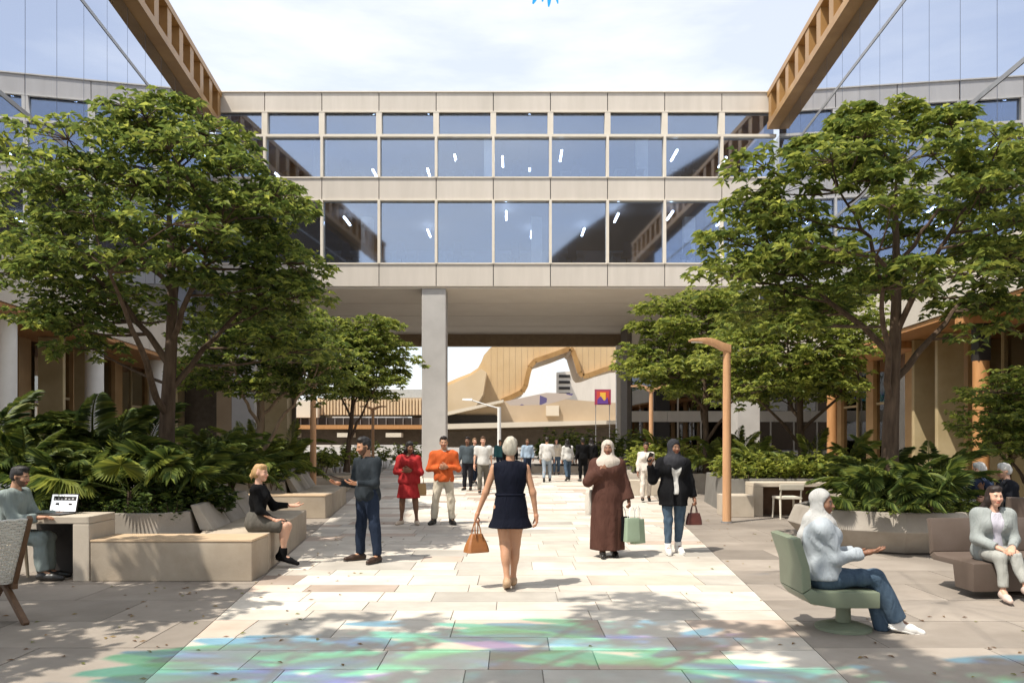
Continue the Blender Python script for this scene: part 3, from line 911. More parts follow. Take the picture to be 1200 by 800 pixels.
def green(n, bias, r):
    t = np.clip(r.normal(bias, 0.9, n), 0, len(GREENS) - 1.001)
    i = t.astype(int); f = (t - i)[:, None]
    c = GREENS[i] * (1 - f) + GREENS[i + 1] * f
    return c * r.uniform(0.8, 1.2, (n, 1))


def tree(label, base, trunk_top, center, radii, pads, clusters, leaf=0.13, seed=1, tr=0.14, bark=None, fork=0.35, bias=2.0, group=None, pad_r=(0.5, 0.85), pre=None, name='leafy_tree'):
    """tapered trunk, limbs to every foliage pad, leaves in whorls round the twigs"""
    r = np.random.default_rng(seed)
    base = np.array(base, float); center = np.array(center, float); radii = np.array(radii, float)
    t = thing(name, label, 'tree', tuple(base), group=group)
    wood = MB()
    top = center + np.array([0, 0, radii[2] * 0.55])
    # trunk with slight bends
    tp = []
    for k in range(9):
        f = k / 8
        p = base * (1 - f) + top * f
        p = p + np.array([math.sin(f * 5 + seed), math.cos(f * 4 + seed * 2), 0]) * 0.05 * math.sin(f * math.pi)
        tp.append(p - base)
    rad = [tr * (1.25 if k == 0 else 1.0) * (1 - k / 8) ** 0.8 + 0.012 for k in range(9)]
    wood.tube([tuple(p) for p in tp], rad, 10)
    tp = np.array(tp)
    # pad centres: spread through a dome, thinned so that they keep apart
    cand = []
    tries = 0
    mind = (radii.prod() * 4.2 / pads) ** (1 / 3) * 0.78
    while len(cand) < pads and tries < pads * 200:
        tries += 1
        q = r.normal(size=3); q /= np.linalg.norm(q)
        q *= r.uniform(0.3, 1.0) ** 0.42
        if q[2] < -0.6: continue
        p = center + q * radii * (0.92 + 0.16 * r.random())
        if q[2] < 0: p[2] = center[2] + q[2] * radii[2] * 0.95
        if all(np.linalg.norm((p - c) * (1, 1, 1.5)) > mind for c in cand): cand.append(p)
        elif tries % 60 == 0: mind *= 0.97
    if pre: cand += [np.array(p, float) for p in pre]
    P, D, Nn = [], [], []
    # main limbs leave the trunk one above the other; every pad hangs on the nearest limb
    nl_ = 11 if pads > 70 else 7
    limbs = [tp[np.interp(np.linspace(0.35, 1, 8), np.linspace(0, 1, 9), np.arange(9)).astype(int)]]
    for k in range(nl_):
        a = k * 2.399 + seed
        f = k / (nl_ - 1)
        zs = trunk_top - base[2] + (tp[-1][2] * 0.72 - trunk_top + base[2]) * f
        s0 = np.array([np.interp(zs, tp[:, 2], tp[:, 0]), np.interp(zs, tp[:, 2], tp[:, 1]), zs])
        reach = (0.86 - 0.35 * f) * r.uniform(0.85, 1.05)
        e_ = center - base + np.array([math.cos(a) * radii[0] * reach, math.sin(a) * radii[1] * reach, radii[2] * (-0.45 + 1.0 * f + r.uniform(-0.12, 0.12))])
        if e_[2] < zs + 0.25: e_[2] = zs + 0.25
        mid = s0 * 0.5 + e_ * 0.5 + np.array([0, 0, 0.05 * np.linalg.norm(e_ - s0)]) + r.normal(0, 0.07, 3)
        fs_ = np.linspace(0, 1, 9)
        cv = np.array([(1 - q) ** 2 * s0 + 2 * q * (1 - q) * mid + q * q * e_ for q in fs_])
        cv[1:-1] += r.normal(0, 0.025, (7, 3))
        r0 = min(np.interp(zs, tp[:, 2], rad) * 0.55, 0.024 + 0.012 * np.linalg.norm(e_ - s0))
        wood.tube([tuple(q) for q in cv], [r0 * (1 - 0.75 * q) + 0.005 for q in fs_], 7, cap=False)
        limbs.append(cv[2:])
    LP = np.concatenate(limbs)
    for c in cand:
        c = c - base
        dist = np.linalg.norm((LP - c) * (1, 1, 1.0), axis=1) + np.where(LP[:, 2] > c[2] - 0.05, 0.7, 0.0)
        s0 = LP[int(np.argmin(dist))]
        mid = s0 * 0.5 + c * 0.5 + np.array([0, 0, -0.08 * np.linalg.norm(c - s0)]) + r.normal(0, 0.05, 3)
        br_ = [tuple((1 - f) ** 2 * s0 + 2 * f * (1 - f) * mid + f * f * c) for f in np.linspace(0, 1, 6)]
        r0 = 0.009 + 0.009 * np.linalg.norm(c - s0)
        wood.tube(br_, [r0 * (1 - 0.75 * f) + 0.003 for f in np.linspace(0, 1, 6)], 5, cap=False)
        pr = r.uniform(*pad_r)
        for k in range(clusters):
            a = r.uniform(0, 2 * math.pi); rr = pr * math.sqrt(r.random())
            q = c + np.array([math.cos(a) * rr, math.sin(a) * rr, r.normal(0.02, 0.13) * pr - 0.30 * rr * rr / pr + 0.08])
            if k % 4 == 0:
                wood.tube([tuple(c * 0.85 + np.array(br_[3]) * 0.15), tuple((c + q) / 2 + np.array([0, 0, 0.02])), tuple(q)], [0.008, 0.006, 0.003], 4, cap=False)
            nl = r.integers(6, 10)
            out = np.array([math.cos(a), math.sin(a), 0])
            for j in range(nl):
                b = 2 * math.pi * j / nl + r.uniform(-0.4, 0.4)
                dd = np.array([math.cos(b), math.sin(b), r.uniform(-0.35, 0.25)]) + out * 0.35
                P.append(q + r.normal(0, 0.018, 3)); D.append(dd)
                Nn.append(np.array([r.normal(0, 0.3), r.normal(0, 0.3), 1.0]))
    wood.build('trunk', bark or M_BARK, t, smooth=True)
    P, D, Nn = np.array(P), np.array(D), np.array(Nn)
    n = len(P)
    # leaf colour turns lighter and yellower towards the outside of the crown
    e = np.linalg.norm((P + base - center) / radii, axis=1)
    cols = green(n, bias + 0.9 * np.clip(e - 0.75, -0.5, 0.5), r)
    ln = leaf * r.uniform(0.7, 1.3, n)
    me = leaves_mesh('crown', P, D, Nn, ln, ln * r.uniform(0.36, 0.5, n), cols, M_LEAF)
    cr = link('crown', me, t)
    cr['kind'] = 'stuff'
    return t


# the two large trees
bl = (-5.15, 11.5, 0.55)
tree('large dark leafy tree rising from the planter behind the long bench and desk', bl, 2.0, (-5.15, 11.5, 4.65), (2.15, 2.0, 1.85), 58, 46, 0.13, 11, 0.125,
     pre=[(-5.1, 11.4, 6.6), (-4.65, 11.6, 6.3), (-5.55, 11.3, 6.3), (-3.3, 11.5, 4.3), (-3.15, 11.3, 3.75), (-7.2, 11.5, 4.6), (-7.4, 11.2, 4.1), (-6.9, 11.4, 3.4), (-7.2, 11.9, 3.6),
          (-3.6, 11.2, 3.15), (-3.3, 11.7, 3.0), (-6.2, 11.0, 3.3), (-6.6, 12.0, 3.1), (-7.7, 11.6, 5.0)], bias=1.95, pad_r=(0.38, 0.78))
brt = (5.9, 12.0, 0.45)
tree('large spreading leafy tree growing in the round concrete planter', brt, 2.2, (6.0, 12.0, 4.85), (2.4, 2.1, 1.85), 56, 42, 0.15, 23, 0.135,
     pre=[(5.9, 12, 6.75), (6.5, 12, 6.6), (5.2, 11.8, 6.4), (3.7, 12.0, 5.3), (3.4, 12.1, 4.8), (3.6, 11.9, 4.4), (7.9, 12.0, 5.6), (8.2, 11.8, 5.0), (8.1, 12, 4.4), (7.7, 12.2, 3.8), (7.9, 12.2, 6.0), (3.3, 11.9, 4.2), (4.0, 12.2, 3.7), (4.3, 11.7, 3.4), (7.6, 11.8, 3.4)], bias=2.35, pad_r=(0.38, 0.8))
# smaller trees further along
tree('small pale-stemmed tree in the planter behind the blonde woman', (-6.0, 17.8, 0.55), 1.25, (-5.7, 17.8, 3.5), (1.7, 1.5, 1.35), 42, 40, 0.14, 31, 0.09, bark=M_BARK2, bias=2.0)
tree('slim young tree in the planter beside the concrete column', (-5.6, 26.0, 0.55), 1.6, (-5.3, 26.0, 4.2), (1.65, 1.6, 1.75), 48, 40, 0.17, 37, 0.09, bias=2.5)
tree('rounded bright tree in the planter behind the concrete desk', (7.2, 18.9, 0.6), 1.5, (7.0, 18.9, 3.7), (1.75, 1.6, 1.75), 52, 44, 0.15, 41, 0.10, bias=2.7)
tree('bushy young tree beside the tall timber lamp', (6.1, 24.0, 0.6), 1.6, (5.9, 24.0, 4.35), (2.25, 1.8, 2.35), 60, 46, 0.17, 43, 0.10, bias=2.7)
tree('low bushy tree at the shopfront beside the amber column', (9.6, 14.2, 0.0), 0.8, (9.75, 14.2, 2.0), (1.05, 1.0, 1.05), 26, 40, 0.13, 47, 0.06, bias=2.3)
# trees of the same rows just outside the picture, whose shade falls into it
for k, (b, c, rr, sd) in enumerate((((-7.6, 5.2, 0), (-7.4, 5.2, 5.2), (2.2, 2.1, 1.5), 53), ((6.4, 2.4, 0), (5.9, 3.0, 6.6), (2.5, 2.1, 1.4), 59), ((-4.6, -0.6, 0), (-3.6, 3.0, 8.8), (3.0, 1.8, 1.2), 61))):
    tree(('leafy tree shading the laptop desk', 'leafy tree shading the green seat', 'leafy tree shading the near paving', 'leafy tree overhanging the walk')[k], b, 3.2, c, rr, (30, 15, 10)[k], 34, 0.2, sd, 0.14, bias=2.0)

# ---- shrubs and palms


def frond_mesh(name, length, droop, pairs, leaflet, seed, bias=2.0):
    r = np.random.default_rng(seed)
    ts = np.linspace(0, 1, 9)
    curve = np.stack([length * (ts * (1 - 0.22 * droop * ts)), np.zeros(9), length * (0.72 * ts - (0.55 + 0.5 * droop) * ts ** 2)], 1)
    stem = MB().tube([tuple(p) for p in curve], [0.010 * (1 - 0.85 * t_) + 0.0015 for t_ in ts], 4)
    P, D, Nn, Ls = [], [], [], []
    for k in range(pairs):
        f = 0.16 + 0.84 * k / (pairs - 1)
        p = np.array([np.interp(f, ts, curve[:, i]) for i in range(3)])
        tan = np.array([np.interp(min(1, f + 0.05), ts, curve[:, i]) for i in range(3)]) - np.array([np.interp(f - 0.05, ts, curve[:, i]) for i in range(3)])
        tan /= np.linalg.norm(tan)
        for sd in (-1, 1):
            P.append(p); D.append(tan * (0.65 + 0.5 * f) + np.array([0, sd * (1.0 - 0.3 * f), -0.28]) + r.normal(0, 0.07, 3))
            Nn.append(np.array([0, 0.3 * sd, 1.0])); Ls.append(leaflet * math.sin(math.pi * (0.12 + 0.8 * f)) ** 0.6)
    P, D, Nn, Ls = np.array(P), np.array(D), np.array(Nn), np.array(Ls)
    me = leaves_mesh(name, P, D, Nn, Ls, Ls * 0.045 + 0.0045, green(len(P), bias, r), M_FROND, curl=0.2)
    # stem joined to the leaflets
    n0 = len(me.vertices)
    V = np.array([v.co[:] for v in me.vertices]); 
    Fc = np.array([p.vertices[:] for p in me.polygons])
    buf = np.empty(n0 * 4, np.float32); me.color_attributes['Col'].data.foreach_get('color', buf)
    sv = np.array(stem.v); sq = np.array([f for f in stem.f if len(f) == 4]) + n0
    me2 = mesh_np(name, np.concatenate([V, sv]), [Fc, sq])
    set_col(me2, np.concatenate([buf.reshape(-1, 4)[:, :3], np.tile((0.10, 0.12, 0.03), (len(sv), 1))]))
    me2.materials.append(M_FROND)
    return me2


def fan_mesh(name, rad, blades, seed, bias=2.4):
    r = np.random.default_rng(seed)
    P, D, Nn, Ls = [], [], [], []
    pet = 0.75
    for k in range(blades):
        a = math.radians(-155 + 310 * k / (blades - 1))
        P.append((pet, 0, 0.0)); D.append((math.cos(a), math.sin(a), -0.12 - 0.12 * abs(math.sin(a)))); Nn.append((0, 0, 1))
        Ls.append(rad * (0.72 + 0.28 * math.cos(a * 0.5)) * r.uniform(0.92, 1.05))
    P, D, Nn, Ls = map(lambda q: np.array(q, float), (P, D, Nn, Ls))
    # second ring: each blade carries a fold line
    me = leaves_mesh(name, P, D, Nn, Ls, Ls * 0.115, green(len(P), bias, r), M_FROND, curl=0.22)
    n0 = len(me.vertices)
    V = np.array([v.co[:] for v in me.vertices]); Fc = np.array([p.vertices[:] for p in me.polygons])
    buf = np.empty(n0 * 4, np.float32); me.color_attributes['Col'].data.foreach_get('color', buf)
    stem = MB().tube([(0, 0, -0.02), (pet * 0.5, 0, 0.03), (pet, 0, 0.0)], [0.012, 0.009, 0.006], 4)
    sv = np.array(stem.v); sq = np.array([f for f in stem.f if len(f) == 4]) + n0
    me2 = mesh_np(name, np.concatenate([V, sv]), [Fc, sq])
    set_col(me2, np.concatenate([buf.reshape(-1, 4)[:, :3], np.tile((0.10, 0.13, 0.03), (len(sv), 1))]))
    me2.materials.append(M_FROND)
    return me2


FRONDS = {b: [frond_mesh('frond', 1.0, 0.15 + 0.28 * k, 40, 0.24, 100 + k + int(b * 10), b) for k in range(3)] for b in (1.9, 2.8)}
FANS = {b: [fan_mesh('fan_leaf', 0.46, 34, 200 + k + int(b * 10), b) for k in range(2)] for b in (1.5, 3.2)}


def palm(label, loc, size, n=12, kind='frond', bias=1.9, seed=0, group=None, stem=0.25, elev=(0.15, 1.1)):
    r = random.Random(seed)
    t = thing('feather_palm' if kind == 'frond' else 'fan_palm', label, 'palm', loc, r.uniform(0, 6.28), group)
    MB().tube([(0, 0, -0.05), (0.01, 0.01, stem * 0.6), (0, 0, stem)], [0.05, 0.04, 0.03], 7).build('stem', M_BARK, t, smooth=True)
    src = FRONDS[bias] if kind == 'frond' else FANS[bias]
    for k in range(n):
        o = link('frond' if kind == 'frond' else 'fan_leaf', r.choice(src), t)
        a = k * 2.399 + r.uniform(-0.3, 0.3)
        el = r.uniform(*elev) if kind != 'frond' else r.uniform(0.05, 1.05)
        s = size * r.uniform(0.75, 1.1)
        o.rotation_euler = (r.uniform(-0.25, 0.25), -el, a)
        o.location = (0, 0, stem * r.uniform(0.6, 1.0))
        o.scale = (s, s, s)
    return t


def shrub(label, loc, rx, ry, h, n, leaf, bias, seed, group=None, name='leafy_shrub', flowers=None, upright=0.3):
    """stems fanning out of the ground, leaves set along them"""
    r = np.random.default_rng(seed)
    t = thing(name, label, 'shrub', loc, group=group)
    ns = max(5, n // 28)
    P, D, Nn = [], [], []
    st = MB()
    for k in range(ns):
        a = r.uniform(0, 6.28); q = math.sqrt(r.random())
        tip = np.array([math.cos(a) * rx * q, math.sin(a) * ry * q, h * (1 - 0.45 * q * q) * r.uniform(0.75, 1.1)])
        b0 = np.array([tip[0] * 0.35, tip[1] * 0.35, -0.03])
        m_ = (b0 + tip) / 2 + np.array([-tip[0] * 0.12, -tip[1] * 0.12, h * 0.08])
        st.tube([tuple(b0), tuple(m_), tuple(tip)], [0.010, 0.007, 0.003], 4, cap=False)
        for j in range(n // ns):
            f = r.uniform(0.2, 1.0) ** 0.7
            p = (1 - f) ** 2 * b0 + 2 * f * (1 - f) * m_ + f * f * tip + r.normal(0, 0.03, 3)
            b = r.uniform(0, 6.28)
            P.append(p); D.append([math.cos(b), math.sin(b), upright + r.normal(0, 0.3)]); Nn.append([r.normal(0, 0.35), r.normal(0, 0.35), 1])
    st.build('stems', M_BARK, t)
    P, D, Nn = np.array(P), np.array(D), np.array(Nn)
    ln = leaf * r.uniform(0.6, 1.25, len(P))
    cols = green(len(P), bias, r)
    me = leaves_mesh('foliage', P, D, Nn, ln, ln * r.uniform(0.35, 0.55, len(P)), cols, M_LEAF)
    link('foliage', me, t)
    return t


# planter behind the long bench: palms, dark shrubs and a low clipped edge
R = random.Random(5)
palm('fan palm coloured bright as if sunlit over the clipped edge of the desk planter', at(152, 560, 10.1)[:2] + (0.62,), 0.98, 8, 'fan', 3.2, 3, stem=0.36, elev=(0.1, 0.75))  # lightest leaf colours stand in for sunlight on this palm
for k, (px, d, sz, kind) in enumerate(((25, 10.6, 1.4, 'frond'), (60, 11.6, 1.7, 'frond'), (95, 10.7, 1.25, 'frond'), (115, 12.2, 2.0, 'frond'), (215, 10.7, 1.3, 'frond'), (250, 11.4, 1.3, 'frond'), (195, 10.4, 0.85, 'fan'), (170, 12.4, 1.6, 'frond'), (-20, 11.2, 1.9, 'frond'), (272, 12.3, 1.1, 'frond'), (85, 10.3, 0.8, 'fan'), (140, 11.2, 1.35, 'frond'))):
    p = at(px, 500, d)
    palm('dark %s palm %s' % ('feather' if kind == 'frond' else 'fan', ('straight behind the laptop lid', 'before the pale arcade column', 'over the clipped edge by the desk corner', 'between the arcade column and the large trunk', 'over the bend of the long bench', 'behind the leaning back of the long bench', 'in front of the large dark trunk', 'just behind the large dark trunk', 'behind the man at the laptop', 'at the far end of the long bench planter', 'beside the bright fan palm', 'left of the large dark trunk above the bright fan palm')[k]), (p[0], p[1], 0.57), sz, 13 if kind == 'frond' else 9, kind, 1.9 if kind == 'frond' else 1.5, 300 + k,
         group='dark %s palms behind the long bench' % ('feather' if kind == 'frond' else 'fan'), stem=0.35, elev=(0.2, 1.2))
for k in range(9):
    p = at(30 + k * 27, 500, 10.35 + 0.25 * (k % 3))
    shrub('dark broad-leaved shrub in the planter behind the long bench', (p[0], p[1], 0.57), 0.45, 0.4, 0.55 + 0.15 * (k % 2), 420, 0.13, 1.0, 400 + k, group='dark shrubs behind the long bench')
for k in range(10):
    x = -7.6 + k * 0.355
    shrub('tuft of the low dark clipped edge along the desk planter', (x, 9.95, 0.57), 0.26, 0.22, 0.30, 420, 0.06, 0.9, 450 + k, group='clipped edge of the desk planter', name='edging_shrub')
for k in range(6):
    y = 10.3 + k * 0.48
    shrub('leafy tuft along the walk side of the desk planter', (-4.62 - 0.115 * (y - 9.9), y, 0.57), 0.28, 0.28, 0.34, 300, 0.075, 1.4, 470 + k, group='walk side tufts of the desk planter', name='edging_shrub')

# second and third planters on the left
for k, (x, y, sz) in enumerate(((-5.6, 17.2, 1.35), (-6.6, 17.0, 1.5), (-5.4, 18.5, 1.4), (-7.6, 17.6, 1.6), (-6.4, 19.3, 1.5))):
    palm('feather palm in the planter behind the blonde woman, ' + ('nearest the walk', 'in front of the pale stem', 'beside the pale stem', 'farthest from the walk', 'behind the pale stem')[k], (x, y, 0.57), sz, 12, 'frond', 2.8 if k % 2 == 0 else 1.9, 500 + k, group='feather palms behind the blonde woman')
for k in range(8):
    shrub('bright leafy shrub in the planter behind the blonde woman', (-5.35 - 0.4 * (k % 4) - 0.2 * (k // 4), 16.95 + 0.8 * (k // 4), 0.57), 0.42, 0.4, 0.6, 300, 0.13, 2.3 if k % 2 else 1.4, 520 + k, group='shrubs behind the blonde woman')
for k in range(9):
    shrub('light green shrub in the planter below the slim tree', (-6.2 - 0.75 * (k % 4) + 0.3 * (k // 4), 24.9 + 0.9 * (k // 4), 0.57), 0.55, 0.5, 0.85, 260, 0.16, 3.0, 540 + k, group='shrubs below the slim tree')
for k, (x, y) in enumerate(((-7.4, 25.6), (-8.6, 25.0))):
    palm('feather palm in the planter below the slim tree, ' + ('just beside its stem', 'well away from its stem')[k], (x, y, 0.57), 1.7, 11, 'frond', 2.8, 560 + k, group='palms below the slim tree')
# round planter
for k, (px, d, sz, kind) in enumerate(((1015, 11.8, 0.95, 'frond'), (1060, 11.5, 1.05, 'frond'), (1105, 11.7, 1.05, 'frond'), (1035, 12.6, 1.25, 'frond'), (1085, 12.6, 1.2, 'frond'), (1008, 12.4, 0.95, 'frond'), (1050, 11.1, 0.75, 'fan'), (1090, 11.1, 0.7, 'fan'), (1025, 11.2, 0.7, 'fan'))):
    p = at(px, 500, d)
    palm('dark %s palm in the round planter %s' % ('feather' if kind == 'frond' else 'fan', ('behind the white headscarf', 'in front of the trunk', 'towards the elderly couple', 'behind the trunk by the headscarf', 'behind the trunk by the elderly couple', 'at the end nearest the concrete desk', 'in front of the trunk at the rim', 'at the rim beside the brown bench', 'at the rim beside the headscarf')[k]), (p[0], p[1], 0.47), sz, 13 if kind == 'frond' else 9, kind, 1.9 if kind == 'frond' else 1.5, 600 + k,
         group='dark %s palms in the round planter' % ('feather' if kind == 'frond' else 'fan'), stem=0.3, elev=(0.2, 1.2))
for k in range(9):
    a = math.radians(200 + k * 17)
    shrub('bright low tuft along the rim of the round planter', (5.95 + 1.14 * math.cos(a), 12.1 + 1.0 * math.sin(a), 0.5), 0.28, 0.25, 0.26, 380, 0.07, 2.4, 620 + k, group='rim tufts of the round planter', name='edging_shrub')
for k in range(6):
    shrub('fine-leaved dark shrub between the palms of the round planter', (5.2 + 0.3 * k, 11.55 + 0.25 * (k % 2), 0.49), 0.36, 0.32, 0.62, 520, 0.085, 1.7, 630 + k, group='fine shrubs in the round planter')
# planter behind the concrete desk and the one beyond
for k in range(11):
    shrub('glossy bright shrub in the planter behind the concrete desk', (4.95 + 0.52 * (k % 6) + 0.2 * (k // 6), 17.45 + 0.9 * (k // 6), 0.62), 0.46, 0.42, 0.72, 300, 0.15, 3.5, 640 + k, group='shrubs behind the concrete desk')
for k, (x, y) in enumerate(((5.8, 18.4), (7.0, 17.9), (8.1, 18.4))):
    palm('feather palm in the planter behind the concrete desk, ' + ('nearest the timber lamp', 'beside the tree stem', 'nearest the round planter')[k], (x, y, 0.62), 1.25, 12, 'frond', 2.8, 660 + k, group='palms behind the concrete desk')
for k in range(14):
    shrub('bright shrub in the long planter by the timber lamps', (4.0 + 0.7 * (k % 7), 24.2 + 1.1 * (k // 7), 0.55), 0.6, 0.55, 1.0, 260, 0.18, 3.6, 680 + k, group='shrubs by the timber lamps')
for k, (x, y) in enumerate(((4.8, 25.2), (6.3, 23.8), (7.4, 25.2))):
    palm('feather palm in the long planter by the timber lamps, ' + ('nearest the walk', 'beside the bushy tree stem', 'nearest the shopfront')[k], (x, y, 0.55), 1.5, 12, 'frond', 2.8, 700 + k, group='palms by the timber lamps')
for k in range(16):
    shrub('deep green shrub in the bed under the bridge', (1.6 + 0.85 * (k % 8), 39.0 + 1.4 * (k // 8), 0.3), 0.8, 0.7, 1.55 + 0.3 * (k % 3), 220, 0.24, 2.1, 720 + k, group='shrubs under the bridge')
for k in range(9):
    shrub('yellow green shrub beyond the concrete column', (-9.5 + 1.0 * k, 45.0 + 0.8 * (k % 2), 0.0), 0.8, 0.7, 1.5 + 0.4 * (k % 2), 200, 0.26, 2.8, 750 + k, group='shrubs beyond the concrete column') if k < 6 else None

# dry leaves blown along the edges of the planters
rl = np.random.default_rng(91)
n = 420
side = rl.random(n) < 0.5
ys = rl.uniform(5.2, 16, n)
xs = np.where(side, -2.9 - 0.12 * (ys - 5.2) + rl.normal(0, 0.9, n), 4.0 + 0.1 * (ys - 5.2) + rl.normal(0, 1.1, n))
Pp = np.stack([xs, ys, np.full(n, 0.004)], 1)
an = rl.uniform(0, 6.28, n)
Dd = np.stack([np.cos(an), np.sin(an), rl.uniform(0.0, 0.12, n)], 1)
dry = np.array([(0.20, 0.12, 0.04), (0.28, 0.20, 0.06), (0.14, 0.08, 0.035), (0.16, 0.17, 0.04)])[rl.integers(0, 4, n)]
inside = ((xs < -3.0) & (ys > 8.7)) | ((xs > 4.3) & (ys > 10.2)) | ((xs > 4.4) & (ys > 7.7))
kp = ~inside
me = leaves_mesh('fallen_leaves', Pp[kp], Dd[kp], np.tile((0.05, 0.05, 1.0), (kp.sum(), 1)), rl.uniform(0.035, 0.075, kp.sum()), rl.uniform(0.018, 0.03, kp.sum()), dry[kp], M_LEAF, curl=0.02)
tag(link('fallen_leaves', me), 'dry fallen leaves scattered over the paving', 'leaves', kind='stuff')
# ------------------------------------------------------------------ planters, benches, desks


def ring(mb, poly, z0, z1, lean, th):
    """hollow planter wall: outer face leaning in by lean, rim of thickness th"""
    n = len(poly)
    c = Vector((sum(p[0] for p in poly) / n, sum(p[1] for p in poly) / n))

    def inset(dist):
        out = []
        for i in range(n):
            a, b, d = Vector(poly[i - 1]), Vector(poly[i]), Vector(poly[(i + 1) % n])
            e1 = (b - a).normalized(); e2 = (d - b).normalized()
            n1 = Vector((-e1.y, e1.x)); n2 = Vector((-e2.y, e2.x))
            if n1.dot(c - b) < 0: n1 = -n1
            if n2.dot(c - b) < 0: n2 = -n2
            m = (n1 + n2); k = m.dot(n1)
            out.append(b + m * (dist / max(k, 0.3)))
        return out
    o, t, i, ib = poly, inset(lean), inset(lean + th), inset(lean + th)
    vs = [(p[0], p[1], z0) for p in o] + [(p[0], p[1], z1) for p in t] + [(p[0], p[1], z1) for p in i] + [(p[0], p[1], z0 + 0.05) for p in ib]
    fs = []
    for k in range(n):
        j = (k + 1) % n
        for r in range(3):
            fs.append((r * n + k, r * n + j, (r + 1) * n + j, (r + 1) * n + k))
    mb.add(vs, fs)
    return i


def planter(label, dx, dy, with_left=True, back=13.2, group=None):
    t = thing('bench_planter', label, 'planter', (dx, dy, 0), group=group)
    s = 0.118
    poly = [(-8.2, 9.56), (-4.42, 9.56), (-4.06, 9.95), (-4.06 - s * (back - 9.95), back), (-8.2, back)]
    mb = MB(); inn = ring(mb, poly, 0.0, 0.72, 0.13, 0.09)
    mb.build('wall', M_CONC_D, t, bevel=0.012)
    MB().prism([(p.x, p.y) for p in inn], 0.1, 0.58).build('soil', M_SOIL, t)
    # front seat and walk-side seat
    MB().box(-4.915, -3.03, 8.95, 9.545, 0.0, 0.455).build('seat_block', M_CONC, t, bevel=0.012)
    MB().box(-4.915, -3.03, 8.945, 9.545, 0.458, 0.485).build('sunlit_seat_top', M_SEAT_LIT, t, bevel=0.005)  # thin slab: the sunlit look of the concrete top is put into its colour
    e0, e1 = 9.56, back - 0.3
    MB().prism([(-4.02 + 0.0, e0 + 0.42), (-3.9, e0), (-3.05 - s * (e0 - 9.5), e0), (-3.05 - s * (e1 - 9.5), e1), (-4.03 - s * (e1 - 9.95), e1)], 0.0, 0.47).build('seat_block', M_CONC, t, bevel=0.012)
    # leaning backs in separate cast pieces
    n = 3
    for k in range(n):
        a, b = e0 + 0.45 + (e1 - e0 - 0.5) * k / n, e0 + 0.45 + (e1 - e0 - 0.5) * (k + 1) / n - 0.02
        xa, xb = -4.04 - s * (a - 9.95), -4.04 - s * (b - 9.95)
        MB().hexa([(xa - 0.02, a, 0.472), (xa + 0.16, a, 0.472), (xb + 0.16, b, 0.472), (xb - 0.02, b, 0.472)],
                  [(xa - 0.15, a, 0.80), (xa - 0.06, a, 0.80), (xb - 0.06, b, 0.80), (xb - 0.15, b, 0.80)]).build('backrest', M_CONC_D, t, bevel=0.012)
    return t


planter('long concrete planter bench beside the laptop desk with a woman sitting on its end', 0, 0)
planter('concrete planter bench further along the walk with a timber lamp behind it', -0.88, 7.15)
planter('concrete planter bench under the slim tree near the column', -2.25, 15.1)

# laptop desk cast against the planter
dk = thing('concrete_desk', 'concrete desk with open knee space carrying the laptop', 'desk', (-5.6, 9.25, 0))
M_CONC_L = mat('light_concrete', (0.44, 0.375, 0.295), (0.54, 0.47, 0.38), rough=0.7, scale=2.4, detail=8, bump=0.12, bscale=40, stain=0.15)
MB().box(-0.28, 0.672, -0.30, 0.29, 0.67, 0.755).build('desk_top', M_CONC_L, dk, bevel=0.01)
MB().box(0.48, 0.672, -0.30, 0.29, 0.0, 0.668).build('side_panel', M_CONC_L, dk, bevel=0.01)
MB().box(-0.28, 0.478, 0.25, 0.288, 0.0, 0.668).build('back_panel', M_DARK, dk)

# concrete desk on the right
d2 = thing('concrete_desk', 'concrete desk with brown lined knee space behind the seated woman in white', 'desk', (6.0, 16.7, 0))
MB().box(-0.82, 0.95, -0.25, 0.36, 0.64, 0.73).build('desk_top', M_CONC_L, d2, bevel=0.01)
for x0, x1 in ((-0.82, -0.62), (0.72, 0.95)):
    MB().box(x0, x1, -0.25, 0.36, 0.0, 0.638).build('side_panel', M_CONC_L, d2, bevel=0.01)
MB().box(-0.618, 0.718, 0.3, 0.355, 0.0, 0.638).build('back_panel', mat('brown_lining', (0.10, 0.055, 0.03), (0.15, 0.085, 0.05), rough=0.6), d2)
p2 = thing('bench_planter', 'concrete planter with a low seat end behind the concrete desk', 'planter', (0, 0, 0))
mb = MB(); inn = ring(mb, [(4.75, 17.08), (9.4, 17.08), (9.9, 20.6), (5.15, 20.6)], 0, 0.78, 0.06, 0.09); mb.build('wall', mat('dark_planter', (0.15, 0.14, 0.125), (0.20, 0.19, 0.17), rough=0.7), p2, bevel=0.01)
MB().prism([(p.x, p.y) for p in inn], 0.1, 0.63).build('soil', M_SOIL, p2)
MB().box(4.55, 5.16, 16.35, 17.06, 0, 0.46).build('seat_block', M_CONC_L, p2, bevel=0.012)
MB().box(6.97, 9.4, 16.45, 17.06, 0, 0.46).build('seat_block', M_CONC_L, p2, bevel=0.012)
p3 = thing('bench_planter', 'long low planter by the timber lamps beyond the woman in the blazer', 'planter', (0, 0, 0))
mb = MB(); inn = ring(mb, [(3.55, 23.4), (9.6, 23.4), (10.1, 26.4), (3.9, 26.4)], 0, 0.62, 0.05, 0.1); mb.build('wall', M_CONC_D, p3, bevel=0.01)
MB().prism([(p.x, p.y) for p in inn], 0.1, 0.56).build('soil', M_SOIL, p3)
MB().box(3.4, 5.3, 22.7, 23.38, 0, 0.45).build('seat_block', M_CONC_L, p3, bevel=0.012)
p4 = thing('planting_bed', 'low kerbed planting bed under the bridge', 'planter', (0, 0, 0))
